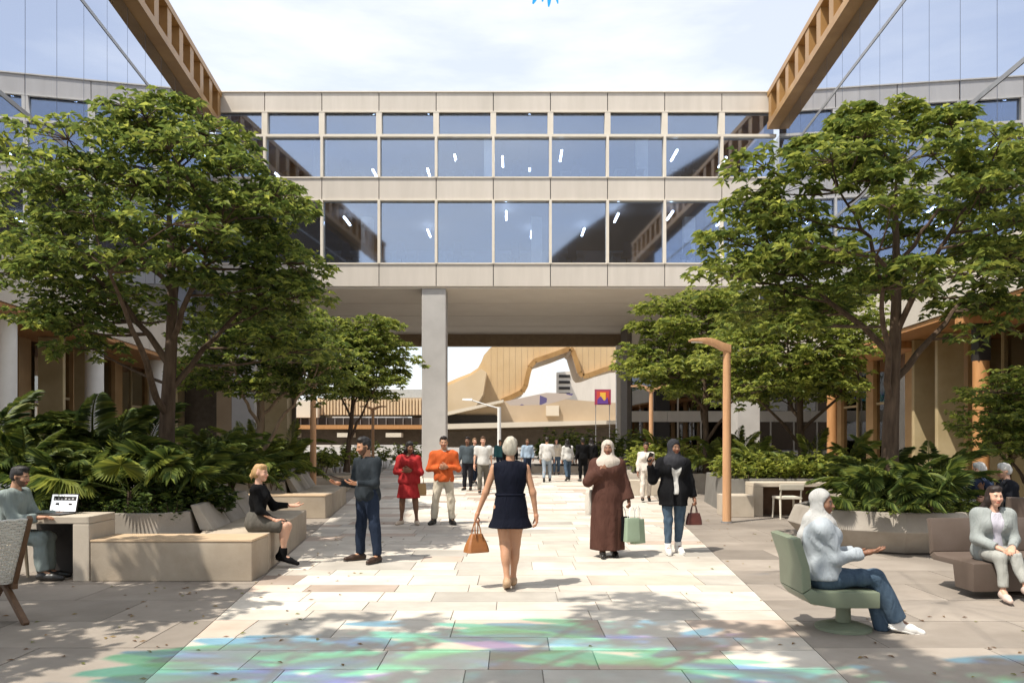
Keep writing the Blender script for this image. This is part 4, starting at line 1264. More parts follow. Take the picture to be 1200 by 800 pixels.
mb = MB(); inn = ring(mb, [(1.0, 38.0), (8.6, 38.0), (8.6, 41.6), (1.0, 41.6)], 0, 0.35, 0.02, 0.12); mb.build('kerb', M_CONC, p4, bevel=0.01)
MB().prism([(p.x, p.y) for p in inn], 0.05, 0.31).build('soil', M_SOIL, p4)

# round faceted planter
p5 = thing('round_planter', 'wide faceted concrete planter bowl holding the large spreading tree', 'planter', (5.95, 12.1, 0))
n = 12
prof = [(1.16, 0.0), (1.24, 0.02), (1.54, 0.34), (1.43, 0.61), (1.32, 0.61), (1.28, 0.3)]
mb = MB()
vs = []
for r_, z_ in prof:
    for k in range(n):
        a = 2 * math.pi * (k + 0.5) / n
        vs.append((r_ * math.cos(a), r_ * 0.88 * math.sin(a), z_))
fs = [(i * n + k, i * n + (k + 1) % n, (i + 1) * n + (k + 1) % n, (i + 1) * n + k) for i in range(len(prof) - 1) for k in range(n)]
mb.add(vs, fs)
mb.build('bowl', M_CONC_D, p5, bevel=0.015)
MB().lathe([(1.32, 0.3), (1.32, 0.49)], 12, sy=0.88).build('soil', M_SOIL, p5)

# ------------------------------------------------------------------ seats
M_SAGE = mat('sage_paint', (0.17, 0.195, 0.135), (0.20, 0.23, 0.16), rough=0.45, scale=2, stain=0.06)
M_BROWN = mat('brown_paint', (0.095, 0.07, 0.055), (0.125, 0.095, 0.078), rough=0.42, scale=2, stain=0.08)


def bent_seat(name, label, m, loc, rz, width, depth, zt, back_h, skirt=0.16, box=False, tilt=0.10, group=None):
    """bent plate seat on a round foot; front of the seat towards local -y"""
    t = thing(name, label, 'seat', loc, rz, group)
    hw = width / 2
    # seat shell: profile in (y, z), extruded in x
    prof_s = [(-depth / 2, zt), (-depth / 2, zt - skirt), (depth * 0.1, zt - skirt), (depth / 2 - 0.02, zt - 0.10), (depth / 2 + 0.05, zt - 0.02), (depth / 2 - 0.02, zt + 0.03), (depth / 2 - 0.08, zt)]
    if box: prof_s = [(-depth / 2, zt), (-depth / 2, zt - skirt), (-depth / 2 + 0.30, zt - skirt), (-depth / 2 + 0.34, zt - 0.06), (depth / 2 - 0.02, zt - 0.06), (depth / 2 + 0.05, zt - 0.02), (depth / 2 - 0.02, zt + 0.03), (depth / 2 - 0.08, zt)]
    vs = [(-hw, p[0], p[1]) for p in prof_s] + [(hw, p[0], p[1]) for p in prof_s]
    k = len(prof_s)
    fs = [tuple(range(k)), tuple(range(2 * k - 1, k - 1, -1))] + [(i, (i + 1) % k, (i + 1) % k + k, i + k)[::-1] for i in range(k)]
    MB().add(vs, fs).build('seat', m, t, bevel=0.012, smooth=True)
    prof_b = [(depth / 2 - 0.025, zt + 0.034), (depth / 2 + 0.052, zt - 0.012), (depth / 2 + 0.06, zt + back_h * 0.45), (depth / 2 + 0.06 + tilt * 0.8, zt + back_h * 0.97), (depth / 2 + tilt * 0.8 - 0.01, zt + back_h), (depth / 2 - 0.01, zt + back_h * 0.45)]
    vs = [(-hw, p[0], p[1]) for p in prof_b] + [(hw, p[0], p[1]) for p in prof_b]
    k = len(prof_b)
    fs = [tuple(range(k)), tuple(range(2 * k - 1, k - 1, -1))] + [(i, (i + 1) % k, (i + 1) % k + k, i + k)[::-1] for i in range(k)]
    MB().add(vs, fs).build('backrest', m, t, bevel=0.014, smooth=True)
    MB().lathe([(0.065, 0.045), (0.06, zt - skirt - 0.002)], 20, (0, -depth * 0.18)).build('pedestal', m, t, smooth=True)
    MB().lathe([(0.235, 0.0), (0.235, 0.025), (0.16, 0.05), (0.10, 0.065)], 28, (0, -depth * 0.18)).build('foot_plate', m, t, smooth=True)
    return t


bent_seat('swivel_chair', 'sage green swivel seat on a round foot under the woman in white hijab', M_SAGE, (2.79, 6.72, 0), math.radians(90), 0.56, 0.60, 0.37, 0.46, skirt=0.135)
bent_seat('swivel_bench', 'brown metal bench with the woman in the pale blazer', M_BROWN, (5.46, 8.32, 0), math.radians(4), 1.45, 0.70, 0.37, 0.40, skirt=0.29, tilt=0.06, box=True)
bent_seat('swivel_bench', 'brown metal bench behind the elderly couple by the shopfront', M_BROWN, (7.75, 11.1, 0), math.radians(165), 1.3, 0.6, 0.42, 0.42, skirt=0.2, tilt=0.06)

# pale timber chairs
M_ASH = mat('ash_timber', (0.52, 0.41, 0.27), (0.62, 0.51, 0.36), rough=0.5, scale=3, stretch=(6, 6, 0.8))


def timber_chair(label, loc, rz, sh=0.44, m=None):
    m = m or M_ASH
    t = thing('timber_chair', label, 'chair', loc, rz)
    MB().box(-0.24, 0.24, -0.23, 0.23, sh - 0.045, sh).build('seat', m, t, bevel=0.012)
    for x in (-0.21, 0.21):
        MB().tube([(x, -0.2, sh - 0.04), (x * 1.05, -0.23, 0.0)], [0.024, 0.017], 8).build('leg', m, t, smooth=True)
        MB().tube([(x, 0.2, sh - 0.04), (x * 1.05, 0.25, 0.0)], [0.024, 0.017], 8).build('leg', m, t, smooth=True)
        MB().tube([(x, 0.21, sh - 0.03), (x, 0.27, sh + 0.24)], [0.02, 0.017], 8).build('back_post', m, t, smooth=True)
    MB().hexa([(-0.25, 0.25, sh + 0.15), (0.25, 0.25, sh + 0.15), (0.25, 0.285, sh + 0.15), (-0.25, 0.285, sh + 0.15)],
              [(-0.25, 0.27, sh + 0.27), (0.25, 0.27, sh + 0.27), (0.25, 0.305, sh + 0.27), (-0.25, 0.305, sh + 0.27)]).build('back_rail', m, t, bevel=0.01)
    return t


timber_chair('pale timber chair under the man at the laptop', (-6.02, 8.98, 0), math.radians(95))
timber_chair('pale timber chair tucked at the concrete desk behind the seated woman', (5.78, 16.15, 0), math.radians(180), 0.46, mat('pale_chair', (0.6, 0.55, 0.45), (0.68, 0.63, 0.53), rough=0.5))

# woven lounge chair cut by the picture edge
lc = thing('woven_lounge_chair', 'white woven lounge chair with dark timber frame at the plaza edge by the desk', 'chair', (-4.90, 6.85, 0), math.radians(-127))
M_WALN = mat('walnut', (0.10, 0.055, 0.03), (0.16, 0.09, 0.05), rough=0.45, scale=3, stretch=(6, 6, 0.8))
M_WEAVE = mat('white_cord', (0.55, 0.53, 0.48), (0.66, 0.64, 0.58), rough=0.85, scale=30, bump=0.3)
ztop, zbot = 0.93, 0.36
for x in (-0.34, 0.34):
    MB().bar((x, -0.42, 0.0), (x, 0.02, 0.38), 0.045, 0.05).build('leg', M_WALN, lc, bevel=0.008)
    MB().bar((x, 0.46, 0.0), (x, -0.06, 0.33), 0.05, 0.055).build('leg', M_WALN, lc, bevel=0.008)
    MB().bar((x * 1.09, 0.10, 0.30), (x * 1.09, 0.46, 0.96), 0.04, 0.05).build('back_post', M_WALN, lc, bevel=0.008)
    MB().bar((x * 1.09, -0.40, 0.36), (x * 1.09, 0.14, 0.30), 0.045, 0.05).build('seat_rail', M_WALN, lc, bevel=0.008)
for k in range(26):      # woven cords of the back, crossing pairs
    f = k / 25
    p = Vector((0, 0.115 + 0.335 * f, 0.34 + 0.60 * f))
    w = MB()
    pts = []
    for j in range(15):
        x = -0.35 + 0.7 * j / 14
        s_ = 0.006 * (1 if (j + k) % 2 else -1)
        pts.append((x, p.y + s_ * 0.87, p.z - s_ * 0.48))
    w.tube(pts, 0.011, 5)
    w.build('cord', M_WEAVE, lc, smooth=True)
for k in range(29):
    x = -0.35 + 0.7 * k / 28
    MB().tube([(x, 0.115, 0.34), (x, 0.45, 0.94)], 0.007, 5).build('warp_cord', M_WEAVE, lc, smooth=True)
MB().box(-0.34, 0.34, -0.38, 0.14, 0.35, 0.43).build('seat_cushion', M_WEAVE, lc, bevel=0.03, smooth=True)

# small round table by the elderly couple, with tableware
tb = thing('round_table', 'small white round table in front of the elderly couple', 'table', (6.95, 11.95, 0))
MB().lathe([(0.36, 0.70), (0.37, 0.715), (0.37, 0.735), (0.36, 0.745)], 28).build('table_top', M_WHITE, tb, smooth=True)
MB().lathe([(0.03, 0.03), (0.03, 0.70)], 12).build('stem', M_WHITE, tb, smooth=True)
MB().lathe([(0.24, 0.0), (0.24, 0.02), (0.05, 0.035)], 24).build('base', M_WHITE, tb, smooth=True)
for k, (x, y) in enumerate(((-0.12, -0.1), (0.1, 0.06))):
    c = MB().lathe([(0.025, 0.0), (0.04, 0.07), (0.036, 0.07), (0.022, 0.012)], 14).build('cup', M_WHITE, smooth=True)
    c.location = (6.95 + x, 11.95 + y, 0.747); tag(c, 'white cup on the round table by the elderly couple', 'cup', 'cups on the round table')
flw = thing('flower_vase', 'small vase of white flowers on the round table', 'vase', (6.78, 11.85, 0.747))
MB().lathe([(0.03, 0), (0.04, 0.05), (0.025, 0.1), (0.03, 0.12)], 14).build('vase', M_STEEL, flw, smooth=True)
for k in range(9):
    a = k * 0.7; rr = 0.05 + 0.05 * (k % 3)
    o = MB().lathe([(0.004, -0.02), (0.03, 0.0), (0.042, 0.022), (0.02, 0.03)], 7).build('blossom', M_WHITE, flw, smooth=True)
    o.location = (rr * math.cos(a), rr * math.sin(a), 0.17 + 0.03 * (k % 2)); o.rotation_euler = (0.5 * math.sin(a), 0.5 * math.cos(a), 0)
    MB().tube([(0, 0, 0.1), (rr * math.cos(a), rr * math.sin(a), 0.16)], 0.004, 4).build('stalk', M_LEAF, flw)

# ------------------------------------------------------------------ timber lamps


def lamp(label, x, y, h=3.66, two=False, left=True):
    t = thing('timber_lamp', label, 'lamp post', (x, y, 0))
    MB().lathe([(0.115, 0), (0.115, 0.03)], 18).build('base_plate', M_STEEL, t)
    MB().lathe([(0.088, 0.03), (0.080, h * 0.6), (0.074, h - 0.22)], 18).build('pole', M_LAMPWOOD, t, smooth=True)
    # arm sweeping out of the pole top, flattening into the light blade
    for sgn in ((-1, 1) if two else ((-1,) if left else (1,))):
        vs, n = [], 9
        for i in range(n):
            f = i / (n - 1)
            xx = sgn * (0.0 + 0.74 * f) + (-sgn * 0.07 if i == 0 else 0)
            zc = h - 0.20 + 0.17 * math.sin(min(1, f * 1.5) * math.pi / 2)
            hh = 0.075 * (1 - f) + 0.018; ww = 0.075 + 0.07 * math.sin(f * math.pi * 0.75)
            vs += [(xx, -ww, zc - hh), (xx, ww, zc - hh), (xx, ww, zc + hh * 0.8), (xx, -ww, zc + hh * 0.8)]
        fs = [(0, 1, 2, 3), tuple(4 * (n - 1) + k for k in (3, 2, 1, 0))]
        for i in range(n - 1):
            for k in range(4):
                fs.append((4 * i + k, 4 * i + 4 + k, 4 * i + 4 + (k + 1) % 4, 4 * i + (k + 1) % 4))
        arm_o = MB().add(vs, fs).build('arm', M_LAMPWOOD, t, bevel=0.01, smooth=True)
        MB().box(min(sgn * 0.3, sgn * 0.7), max(sgn * 0.3, sgn * 0.7), -0.05, 0.05, h - 0.075, h - 0.056).build('light_panel', M_WHITE, arm_o)
    return t


lamp('tall timber lamp with curved arm beside the woman in the black blazer', 4.28, 15.3)
lamp('timber lamp with two short arms before the dark glazed wing', at(763, 515, 28.4)[0], 28.4, two=True)
lamp('timber lamp standing behind the planter bench near the tablet man', at(367, 515, 21.0)[0], 21.0, left=False)
lamp('distant timber lamp with two arms near the slim tree', at(437, 515, 42)[0], 42.0, h=3.5, two=True)

# ------------------------------------------------------------------ hanging coloured glass, whose tinted shadows fall on the near paving


def tinted(name, c):
    m = bpy.data.materials.new(name); m.use_nodes = True
    N, L = m.node_tree.nodes, m.node_tree.links
    N.clear()
    o = N.new('ShaderNodeOutputMaterial'); mx = N.new('ShaderNodeMixShader')
    t = N.new('ShaderNodeBsdfTransparent'); t.inputs[0].default_value = (*c, 1)
    g = N.new('ShaderNodeBsdfGlossy'); g.inputs[0].default_value = (*c, 1); g.inputs['Roughness'].default_value = 0.05
    mx.inputs[0].default_value = 0.07
    L.new(t.outputs[0], mx.inputs[1]); L.new(g.outputs[0], mx.inputs[2]); L.new(mx.outputs[0], o.inputs[0])
    return m


TINTS = [tinted('teal_glass', (0.06, 0.80, 0.66)), tinted('mint_glass', (0.14, 0.88, 0.55)), tinted('violet_glass', (0.36, 0.30, 0.88)), tinted('blue_glass', (0.06, 0.50, 0.95)), tinted('rose_glass', (0.85, 0.42, 0.66))]
gs = thing('glass_mobile', 'hanging mobile of blue and violet glass petals above the walk', 'sculpture', (0, 4.5, 6.5))
r = random.Random(21)
HUB = 9.5
petal_me = []
for ti, m in enumerate(TINTS):
    vs, fs = [], []
    nseg = 7
    for i in range(nseg):
        f = i / (nseg - 1)
        w = 0.5 * math.sin(math.pi * (0.06 + 0.88 * f)) ** 0.8
        z_ = 0.06 * math.sin(f * 3)
        vs += [(f - 0.5, -w * 0.34, z_ - 0.02), (f - 0.5, 0, z_), (f - 0.5, w * 0.34, z_ - 0.02)]
    for i in range(nseg - 1):
        for k in range(2):
            fs.append((3 * i + k, 3 * i + k + 1, 3 * i + 4 + k, 3 * i + 3 + k))
    me = bpy.data.meshes.new('petal'); me.from_pydata(vs, [], fs); me.materials.append(m); me.update()
    petal_me.append(me)
frame_mb = MB()
cnt = 0
for k in range(330):
    gx, gy = r.uniform(-2.7, 5.0), r.uniform(4.9, 7.1)          # where the tinted light should land
    if gy > 6.2 and r.random() < (gy - 6.2) * 1.0: continue
    if gx < -1.2 and gy > 6.3: continue
    if 1.7 < gx < 3.5 and gy > 5.6: continue
    if gx >= 3.5 and gy > 6.0: continue
    z_ = r.uniform(5.6, 6.6)
    t_ = z_ / -SUN_DIR.z
    x_, y_ = gx - SUN_DIR.x * t_, gy - SUN_DIR.y * t_
    if z_ < EYE + 0.60 * (y_ + 0.5):
        z_ += 0.9; t_ = z_ / -SUN_DIR.z
        x_, y_ = gx - SUN_DIR.x * t_, gy - SUN_DIR.y * t_
    o = link('petal', petal_me[r.choices(range(5), (6, 3.2, 2, 3.2, 0.15))[0]], gs)
    s = r.uniform(0.6, 1.3)
    o.location = (x_, y_ - 4.5, z_ - 6.5); o.scale = (s, s * r.uniform(0.5, 0.9), s)
    o.rotation_euler = (r.uniform(-0.35, 0.35), r.uniform(-0.3, 0.3), r.gauss(0, 0.35))
    cnt += 1
# the lowest petals hang at the front and just dip into the picture
for k, (px, py, ti, a) in enumerate(((628, -2, 3, 1.9), (636, -6, 0, 1.6), (643, 0, 3, 1.57), (650, -4, 3, 1.2), (640, -14, 3, 1.5))):
    p = at(px, py, 7.4)
    o = link('petal', petal_me[3], gs); o.location = (p[0], p[1] - 4.5, p[2] - 6.5 + 0.03); o.scale = (0.20, 0.16, 0.2)
    o.rotation_euler = (1.3, a, 0.4)
    frame_mb.tube([(p[0], p[1] - 4.5, p[2] - 6.5 + 0.1), (p[0], p[1] - 4.5, 3.0)], 0.004, 4)
for k in range(12):
    a = k * math.pi / 6
    frame_mb.tube([(0, 0, 3.0), (3.4 * math.cos(a), 3.2 * math.sin(a), 0.4)], 0.006, 4)
frame_mb.tube([(0, 0, 3.0), (0, 0, 9.4)], 0.01, 5)
frame_mb.build('cables', M_STEEL, gs)

# laptop on the desk
lp = thing('laptop', 'open black laptop with a white page on its screen on the concrete desk', 'laptop', (-5.46, 9.30, 0.757), math.radians(-12))
MB().box(-0.19, 0.19, -0.24, 0.02, 0.0, 0.016).build('keyboard_deck', M_DARK, lp, bevel=0.004)
lid = MB().hexa([(-0.19, 0.02, 0.016), (0.19, 0.02, 0.016), (0.19, 0.032, 0.016), (-0.19, 0.032, 0.016)],
                [(-0.19, 0.07, 0.235), (0.19, 0.07, 0.235), (0.19, 0.082, 0.235), (-0.19, 0.082, 0.235)]).build('lid', M_DARK, lp)
M_SCR = emit('screen_white', (0.85, 0.86, 0.88), 0.55)


def on_lid(x0, x1, z0, z1, off):
    f = lambda z: 0.02 + 0.05 * (z - 0.016) / 0.219 - off
    return MB().hexa([(x0, f(z0), z0), (x1, f(z0), z0), (x1, f(z0) + 0.002, z0), (x0, f(z0) + 0.002, z0)], [(x0, f(z1), z1), (x1, f(z1), z1), (x1, f(z1) + 0.002, z1), (x0, f(z1) + 0.002, z1)])


on_lid(-0.18, 0.18, 0.028, 0.225, 0.003).build('screen', M_SCR, lid)
on_lid(-0.15, 0.17, 0.155, 0.205, 0.0055).build('page_banner', M_DARK, lid)
for k in range(6): on_lid(-0.14 + k * 0.05, -0.115 + k * 0.05, 0.165, 0.18 + 0.01 * (k % 2), 0.008).build('banner_mark', mat('banner_ink', (0.4, 0.4, 0.4), (0.4, 0.4, 0.4)), lid)
for x in (-0.11, 0.07): on_lid(x, x + 0.05, 0.10, 0.125, 0.0055).build('page_mark', M_DARK, lid)
# ------------------------------------------------------------------ people: distance fields turned into surfaces


def unit(v):
    v = np.asarray(v, float)
    return v / (np.linalg.norm(v) + 1e-12)


def smin(a, b, k):
    h = np.maximum(k - np.abs(a - b), 0) / k
    return np.minimum(a, b) - h * h * k * 0.25


def cone(a, b, ra, rb, k=0.03, flat=False): return dict(t='c', a=np.array(a, float), b=np.array(b, float), ra=ra, rb=rb, k=k, flat=flat)
def ell(c, r, R=None, k=0.04): return dict(t='e', c=np.array(c, float), r=np.array(r, float), R=np.eye(3) if R is None else R, k=k)


def pdist(p, Q):
    if p['t'] == 'c':
        ab = p['b'] - p['a']; L2 = ab @ ab
        q = Q - p['a']
        t0 = (q @ ab) / L2
        t = np.clip(t0, 0, 1)
        d = np.linalg.norm(q - t[..., None] * ab, axis=-1) - (p['ra'] + (p['rb'] - p['ra']) * t)
        if p['flat']: d = np.maximum(d, (t0 - 1) * math.sqrt(L2))
        return d
    if p['t'] == 'e':
        q = (Q - p['c']) @ p['R']
        k0 = np.linalg.norm(q / p['r'], axis=-1); k1 = np.linalg.norm(q / p['r'] ** 2, axis=-1) + 1e-9
        return k0 * (k0 - 1) / k1
    if p['t'] == 'l':            # loft along a direction with folds
        q = (Q - p['o']) @ p['R']
        z = q[..., 2]
        st = p['st']
        zz = [s[0] for s in st]
        rx = np.interp(z, zz, [s[1] for s in st]); ry = np.interp(z, zz, [s[2] for s in st])
        cx = np.interp(z, zz, [s[3] for s in st]); cy = np.interp(z, zz, [s[4] for s in st])
        x, y = q[..., 0] - cx, q[..., 1] - cy
        th = np.arctan2(y / ry, x / rx)
        am = np.interp(z, zz, [s[5] for s in st])
        f = 1 + am * (0.6 * np.sin(p['n'] * th + p['ph'] + 1.5 * z) + 0.4 * np.sin((p['n'] * 1.7 // 1) * th + 2 * p['ph'] - 2 * z))
        d = (np.sqrt((x / rx) ** 2 + (y / ry) ** 2) - f) * np.minimum(rx, ry)
        return np.maximum(d, np.maximum(z - zz[-1], zz[0] - z))


def pbounds(p):
    if p['t'] == 'c':
        return np.minimum(p['a'] - p['ra'], p['b'] - p['rb']), np.maximum(p['a'] + p['ra'], p['b'] + p['rb'])
    if p['t'] == 'e':
        m = np.abs(p['R']) @ p['r']
        return p['c'] - m, p['c'] + m
    m = max(max(s[1], s[2]) + abs(s[3]) + abs(s[4]) for s in p['st']) * 1.15
    ends = [p['o'] + p['R'] @ np.array([0, 0, z]) for z in (p['st'][0][0], p['st'][-1][0])]
    e = np.abs(p['R']) @ np.array([m, m, 0.01])
    return np.minimum(*ends) - e, np.maximum(*ends) + e


def loft(o, st, R=None, n=9, ph=0.0, k=0.04): return dict(t='l', o=np.array(o, float), st=st, R=np.eye(3) if R is None else R, n=n, ph=ph, k=k)


def nets(prims, h, subs=(), planes=(), noise=0.0, nf=18.0, seed=0):
    lo = np.min([pbounds(p)[0] for p in prims], 0) - 3 * h - noise
    hi = np.max([pbounds(p)[1] for p in prims], 0) + 3 * h + noise
    n = np.ceil((hi - lo) / h).astype(int) + 1
    F = np.full(tuple(n), 0.5, np.float32)
    ax = [lo[i] + np.arange(n[i]) * h for i in range(3)]

    def block(p, pad):
        a, b = pbounds(p)
        i0 = np.maximum(((a - pad - lo) / h).astype(int), 0); i1 = np.minimum(((b + pad - lo) / h).astype(int) + 2, n)
        if np.any(i1 <= i0): return None, None
        sl = tuple(slice(i0[i], i1[i]) for i in range(3))
        Q = np.stack(np.meshgrid(*[ax[i][sl[i]] for i in range(3)], indexing='ij'), -1)
        return sl, Q
    for p in prims:
        sl, Q = block(p, p['k'] + 0.04)
        if sl is None: continue
        F[sl] = smin(F[sl], pdist(p, Q).astype(np.float32), p['k'])
    if noise:
        r = np.random.default_rng(seed)
        near = np.abs(F) < noise * 3 + 2 * h
        I = np.argwhere(near)
        Q = lo + I * h
        d = np.zeros(len(Q))
        for _ in range(5):
            w = r.normal(size=3) * nf * np.array([1, 1, 0.55]); d += np.sin(Q @ w + r.uniform(0, 6.28) + 1.3 * np.sin(Q @ (w[::-1] * 0.5)))
        F[near] += (noise * d / 2.2).astype(np.float32)
    for p in subs:
        sl, Q = block(p, 0.02)
        if sl is None: continue
        F[sl] = np.maximum(F[sl], -pdist(p, Q).astype(np.float32))
    if planes:
        Q = np.stack(np.meshgrid(*ax, indexing='ij'), -1)
        for pt, nv in planes:
            F = np.maximum(F, ((Q - np.array(pt)) @ unit(nv)).astype(np.float32))
    # surface nets
    ins = F < 0
    c = ins[:-1, :-1, :-1].astype(np.int8)
    tot = np.zeros_like(c)
    corners = [(i, j, k) for i in (0, 1) for j in (0, 1) for k in (0, 1)]
    nx, ny, nz = F.shape
    for i, j, k in corners: tot += ins[i:nx - 1 + i, j:ny - 1 + j, k:nz - 1 + k]
    cells = np.argwhere((tot > 0) & (tot < 8))
    if len(cells) == 0: return np.zeros((0, 3)), np.zeros((0, 4), int)
    ids = np.full(tot.shape, -1, np.int32); ids[tuple(cells.T)] = np.arange(len(cells))
    val = {cr: F[cells[:, 0] + cr[0], cells[:, 1] + cr[1], cells[:, 2] + cr[2]] for cr in corners}
    acc = np.zeros((len(cells), 3)); cnt = np.zeros(len(cells))
    for a in corners:
        for ax_ in range(3):
            if a[ax_] == 1: continue
            b = list(a); b[ax_] = 1; b = tuple(b)
            va, vb = val[a], val[b]
            x = (va < 0) != (vb < 0)
            t = va[x] / (va[x] - vb[x])
            pt = np.tile(np.array(a, float), (x.sum(), 1)); pt[:, ax_] = t
            acc[x] += pt; cnt[x] += 1
    V = lo + (cells + acc / cnt[:, None]) * h
    faces = []
    for ax_ in range(3):
        sa = [slice(None)] * 3; sb = [slice(None)] * 3
        sa[ax_] = slice(0, -1); sb[ax_] = slice(1, None)
        A, B = ins[tuple(sa)], ins[tuple(sb)]
        E = np.argwhere(A != B)
        u, v = (ax_ + 1) % 3, (ax_ + 2) % 3
        ok = (E[:, u] > 0) & (E[:, v] > 0) & (E[:, u] < n[u] - 1) & (E[:, v] < n[v] - 1)
        E = E[ok]
        flip = A[tuple(E.T)]
        q = []
        for du, dv in ((-1, -1), (0, -1), (0, 0), (-1, 0)):
            I = E.copy(); I[:, u] += du; I[:, v] += dv
            q.append(ids[tuple(I.T)])
        q = np.stack(q, 1)
        q[~flip] = q[~flip][:, ::-1]
        faces.append(q)
    Fq = np.concatenate(faces)
    Fq = Fq[(Fq >= 0).all(1)]
    return V, Fq


def relax(V, Fq, it=2, f=0.5):
    """light Laplacian smoothing"""
    n = len(V)
    for _ in range(it):
        acc = np.zeros_like(V); c = np.zeros(n)
        for i in range(4):
            a, b = Fq[:, i], Fq[:, (i + 1) % 4]
            np.add.at(acc, a, V[b]); np.add.at(c, a, 1)
            np.add.at(acc, b, V[a]); np.add.at(c, b, 1)
        V = V + (acc / np.maximum(c, 1)[:, None] - V) * f
    return V


def rot(axis, a):
    return np.array(Matrix.Rotation(a, 3, Vector(axis)))


# ---- skin: colour from the mesh attribute
def skin_material():
    m = bpy.data.materials.new('skin'); m.use_nodes = True
    N, L = m.node_tree.nodes, m.node_tree.links
    b = N['Principled BSDF']
    a = N.new('ShaderNodeAttribute'); a.attribute_name = 'Col'
    L.new(a.outputs['Color'], b.inputs['Base Color'])
    b.inputs['Roughness'].default_value = 0.5; b.inputs['Specular IOR Level'].default_value = 0.35
    b.inputs['Subsurface Weight'].default_value = 0.08; b.inputs['Subsurface Radius'].default_value = (0.02, 0.008, 0.004)
    return m


M_SKIN = skin_material()
SK = dict(fair=(0.56, 0.33, 0.23), tan=(0.44, 0.235, 0.14), olive=(0.40, 0.22, 0.135), brown=(0.20, 0.10, 0.058), dark=(0.10, 0.048, 0.028))


def cloth(name, c, c2=None, rough=0.85, bump=0.25, scale=90, sheen=0.0, fold=8, crease=11):
    c2 = c2 or tuple(x * 1.25 for x in c)
    return mat('cloth_' + name, c, c2, rough=rough, scale=fold, bump=0.7, bscale=crease, bdist=0.022, distort=1.0, stretch=(1.5, 1.5, 0.55), spec=0.1, sheen=sheen)


